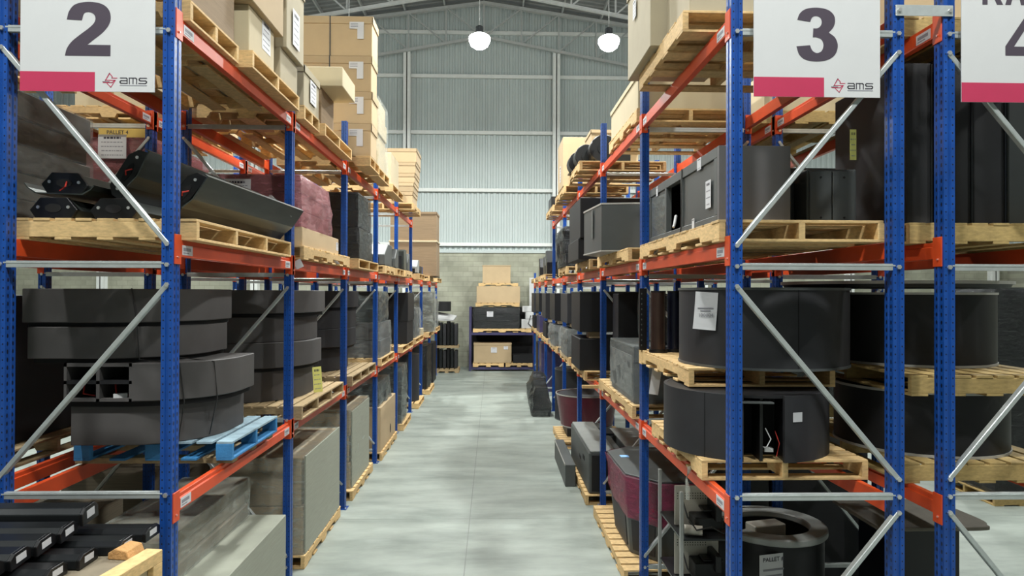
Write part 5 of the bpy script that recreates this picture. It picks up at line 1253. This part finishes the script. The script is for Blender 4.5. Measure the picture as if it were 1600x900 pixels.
drum('lower black round cabinet with pale edge strips at the right edge', 3.36, 5.32, 0.60, P1, 2.245, 'black_laminate', trim='trim_pale', group='round black cabinets')
drum('upper black round cabinet with pale edge strips at the right edge', 3.46, 5.62, 0.62, 2.403, 2.955, 'black_laminate', trim='trim_pale', group='round black cabinets')
t = thing('round_table_top', 'big round dark table top with a pale rim lying over the right round cabinets', 'table top', (3.45, 5.85, 3.004))
part('board', G().lathe([(0.0, 0.0), (0.85, 0.0), (0.87, 0.035), (0.0, 0.035)], 0, 0, 'black_laminate', 56), t, smooth=R(30)); part('rim', G().lathe([(0.865, 0.03), (0.885, 0.03), (0.885, 0.055), (0.865, 0.055)], 0, 0, 'trim_pale', 56), t, smooth=R(30))
cabinet('black speaker-like case on the floor at the right edge', 3.28, 3.80, 5.46, 6.05, 0.0, 1.05, 'black_metal', name='speaker_case', vents=True, group=None)
cabinet('big black case added for the dark floor shadow, right-edge rack, second bay', 2.96, 3.9, 7.0, 8.9, 0.0, 1.36, 'charcoal_dark', group=BB)  # black box added in place of the deep shade on the floor
cabinet('low grey machine case on the floor behind the wine-filmed cabinet', 1.6, 2.5, 8.95 + .15, 9.3, 0.0, 0.9, 'grey_side', group=BB) if False else None
cabinet('black case standing on the floor behind the ring counter', 2.45, 2.85, 6.98, 8.6, 0.145, 1.15, 'grey_side', group=BB)
t = thing('floor_mat', 'brown board with a rounded corner lying over the black floor case', 'board', (3.56, 5.80, 1.052))
pl = smooth_poly([(-0.46, -0.40, 1), (0.36, -0.40), (0.47, -0.33), (0.51, -0.18), (0.46, 0.36, 1), (-0.46, 0.36, 1)], 5)
part('board', G().prism(pl, 'z', 0, 0.03, 'mat_brown'), t, 0.004)
wrapped('dark load in shiny film in the second bay of the right-edge rack', 3.0, 3.95, 7.3, 8.8, P1, 2.95, 'black_laminate', 'stretch_film_grey', amp=0.05)
pallet('pallet under the shiny-filmed load of the right-edge rack', 2.86, 3.98, 7.1, 9.0, D1, 'X', mat='pallet_honey', notch=False, group=G4)
pallet('pallet on the top beams at the right edge', 2.78, 3.98, 4.6, 6.0, D3, 'X', mat='pallet_honey', notch=False, group=G4)
carton('pale carton on the top beams at the right edge', 2.85, 3.9, 4.7, 5.9, Q, 5.5, 'cardboard', group=CB)
pallet('pallet on the top beams of the right-edge rack, second bay', 2.78, 3.98, 7.0, 8.9, D3, 'X', mat='pallet_honey', notch=False, group=G4)
carton('carton on the top beams of the right-edge rack, second bay', 2.85, 3.9, 7.1, 8.8, Q, 5.3, 'cardboard_pale', group=CB)
cabinet('black box on the middle beams of the right-edge rack, second bay', 2.95, 3.9, 7.2, 8.8, P, 4.3, group=BB)
pallet('pallet on the middle beams of the right-edge rack, second bay', 2.86, 3.98, 7.1, 8.9, D2, 'X', mat='pallet_honey', notch=False, group=G4)
for i, (a, b) in enumerate(((9.7, 11.4), (12.3, 14.0), (14.9, 16.5))):
    w = ('third', 'fourth', 'fifth')[i]
    pallet('pallet on the low beams of the right-edge rack, %s bay' % w, 2.86, 3.98, a - .1, b + .1, D1, 'X', mat='pallet_honey', notch=False, group=G4)
    cabinet('black box on the low beams of the right-edge rack, %s bay' % w, 2.95, 3.9, a, b, P1, 2.9, group=BB)
    pallet('pallet on the middle beams of the right-edge rack, %s bay' % w, 2.86, 3.98, a - .1, b + .1, D2, 'X', mat='pallet_honey', notch=False, group=G4)
    cabinet('black box on the middle beams of the right-edge rack, %s bay' % w, 2.95, 3.9, a, b, P, 4.2, group=BB)
t = thing('paper_sheet', 'yellow note with black print hanging beside the right back post', 'paper', (2.47, 4.62, 3.98))
paper(t, (0, 0, 0), '-y', 0.045, 0.21, 5, 'paper_yellow', seed=71, name='sheet')

pallet('pallet under the dark wrapped load standing beyond the right-edge rack', 7.0, 8.2, 9.35, 10.6, 0, 'X', mat='pallet_honey', notch=False, group=G4)
wrapped('tall dark wrapped load standing beyond the right-edge rack', 7.06, 8.12, 9.42, 10.5, 0.14, 3.05, 'charcoal_dark', 'stretch_film_black', layers=3, amp=0.03)

# ================================================================== AGAINST THE FAR WALL
t = thing('storage_rack', 'dark blue open storage rack in front of the far block wall', 'storage rack', (0.36, 26.25, 0))
for a in (-1.22, 1.22):
    for b in (-0.45, 0.45): part('post', G().box(a - 0.04, a + 0.04, b - 0.04, b + 0.04, 0, 2.42, 'violet_panel'), t)
for zz in (0.06, 1.36):
    for b in (-0.45, 0.45): part('beam_rail', G().box(-1.18, 1.18, b - 0.03, b + 0.03, zz, zz + 0.10, 'violet_panel'), t)
part('back_sheet', G().box(-1.18, 1.18, 0.46, 0.48, 0.1, 2.4, 'void_black'), t)
pallet('left pallet at the bottom of the far storage rack', -0.75, 0.42, 25.72, 26.7, 0.165, 'X', nb=5, group='pallets at the far wall')
pallet('right pallet at the bottom of the far storage rack', 0.48, 1.5, 25.72, 26.7, 0.165, 'X', nb=5, group='pallets at the far wall')
carton('brown carton with labels on the bottom shelf of the far storage rack', -0.72, 0.82 - .12, 25.74, 26.5, 0.31, 1.05, 'cardboard', lid=0.06, labels=(('-y', 0.05, 0.12, 0.22, 0.2, 'P'), ('-y', 0.5, 0.2, 0.16, 0.12, 'P')), group='cardboard boxes at the far wall')
cabinet('black case beside the carton on the bottom shelf, far storage rack', 0.76, 1.5, 25.74, 26.5, 0.31, 0.62, 'black_laminate', group=None)
pallet('pallet under the black-wrapped load of the far storage rack', -0.75, 1.45, 25.75, 26.65, 1.462, 'X', nb=9, group='pallets at the far wall')
t = wrapped('black-wrapped load with a white label in the far storage rack', -0.72, 1.0, 25.8, 26.6, 1.602, 2.40, 'black_metal', 'stretch_film_black', amp=0.04, layers=3)
paper(t, (-0.25, -0.46, 0.55), '-y', 0.24, 0.2, 3, seed=80)
t = thing('white_equipment', 'white electronic units piled at the right of the far storage rack', 'equipment', (1.33, 26.1, 1.602))
part('unit', G().box(-0.25, 0.2, -0.3, 0.3, 0, 0.35, 'white_plastic'), t, 0.02); part('unit', G().box(-0.1, 0.28, -0.3, 0.3, 0.352, 0.62, 'white_plastic'), t, 0.02); part('unit', G().box(-0.22, 0.15, -0.28, 0.3, 0.622, 0.85, 'white_plastic'), t, 0.02)
part('cable', G().tube([(0.1, -0.3, 0.5), (0.0, -0.34, 0.2), (0.15, -0.33, 0.05)], 0.02, 'cable', 6), t)
pallet('pallet on top of the far storage rack', -0.66, 1.0, 25.75, 26.65, 2.43, 'X', nb=7, group='pallets at the far wall')
carton('wide brown carton on top of the far storage rack', -0.62, 1.02, 25.8, 26.6, 2.57, 3.2, 'cardboard', tape=False, group='cardboard boxes at the far wall')
pallet('small pallet between the cartons on the far storage rack', -0.55, 0.95, 25.82, 26.6, 3.202, 'X', nb=6, h=0.12, group='pallets at the far wall')
carton('dented brown carton topmost on the far storage rack', -0.40, 0.66, 25.9, 26.5, 3.322, 4.0, 'cardboard', lid=0.04, group='cardboard boxes at the far wall')
t = thing('display_board', 'tall white panel leaning at the far wall, right of the storage rack', 'panel', (1.55, 26.9, 0))
part('panel', G().box(-0.12, 0.15, 0, 0.03, 0, 3.55, 'white_plastic'), t, 0.004)
pallet('pallet under the black bottle-like goods left of the far storage rack', -2.15, -1.25, 25.2, 26.2, 0, 'X', mat='pallet_old', nb=5, group='pallets at the far wall')
t = thing('goods_stack', 'dark upright goods stacked on boards at the far left of the aisle', 'goods stack', (-1.72, 25.75, 0.14))
for lv, (za, zb) in enumerate(((0.0, 0.75), (0.85, 1.75))):
    for k in range(6):
        part('tube_pack', G().box(-0.42 + 0.14 * k, -0.30 + 0.14 * k, -0.3, 0.3, za, zb - 0.05 * (k % 3), ('black_metal', 'dark_metal', 'charcoal_dark')[k % 3]), t, 0.02)
part('divider_board', G().box(-0.45, 0.45, -0.35, 0.35, 0.76, 0.85, 'pallet_old'), t)
part('white_cover', G().add([(-0.45, -0.36, 1.86), (0.25, -0.36, 1.80), (0.35, 0.2, 1.95), (-0.45, 0.2, 2.1), (-0.45, -0.34, 1.78), (0.25, -0.34, 1.76), (0.35, 0.2, 1.9), (-0.45, 0.2, 2.0)], [(0, 1, 2, 3), (4, 7, 6, 5), (0, 4, 5, 1), (1, 5, 6, 2), (2, 6, 7, 3), (3, 7, 4, 0)], 'white_plastic'), t)
cabinet('black box on top of the dark goods at the far left', -2.2, -1.6, 25.6, 26.2, 2.26, 2.62, group=None)
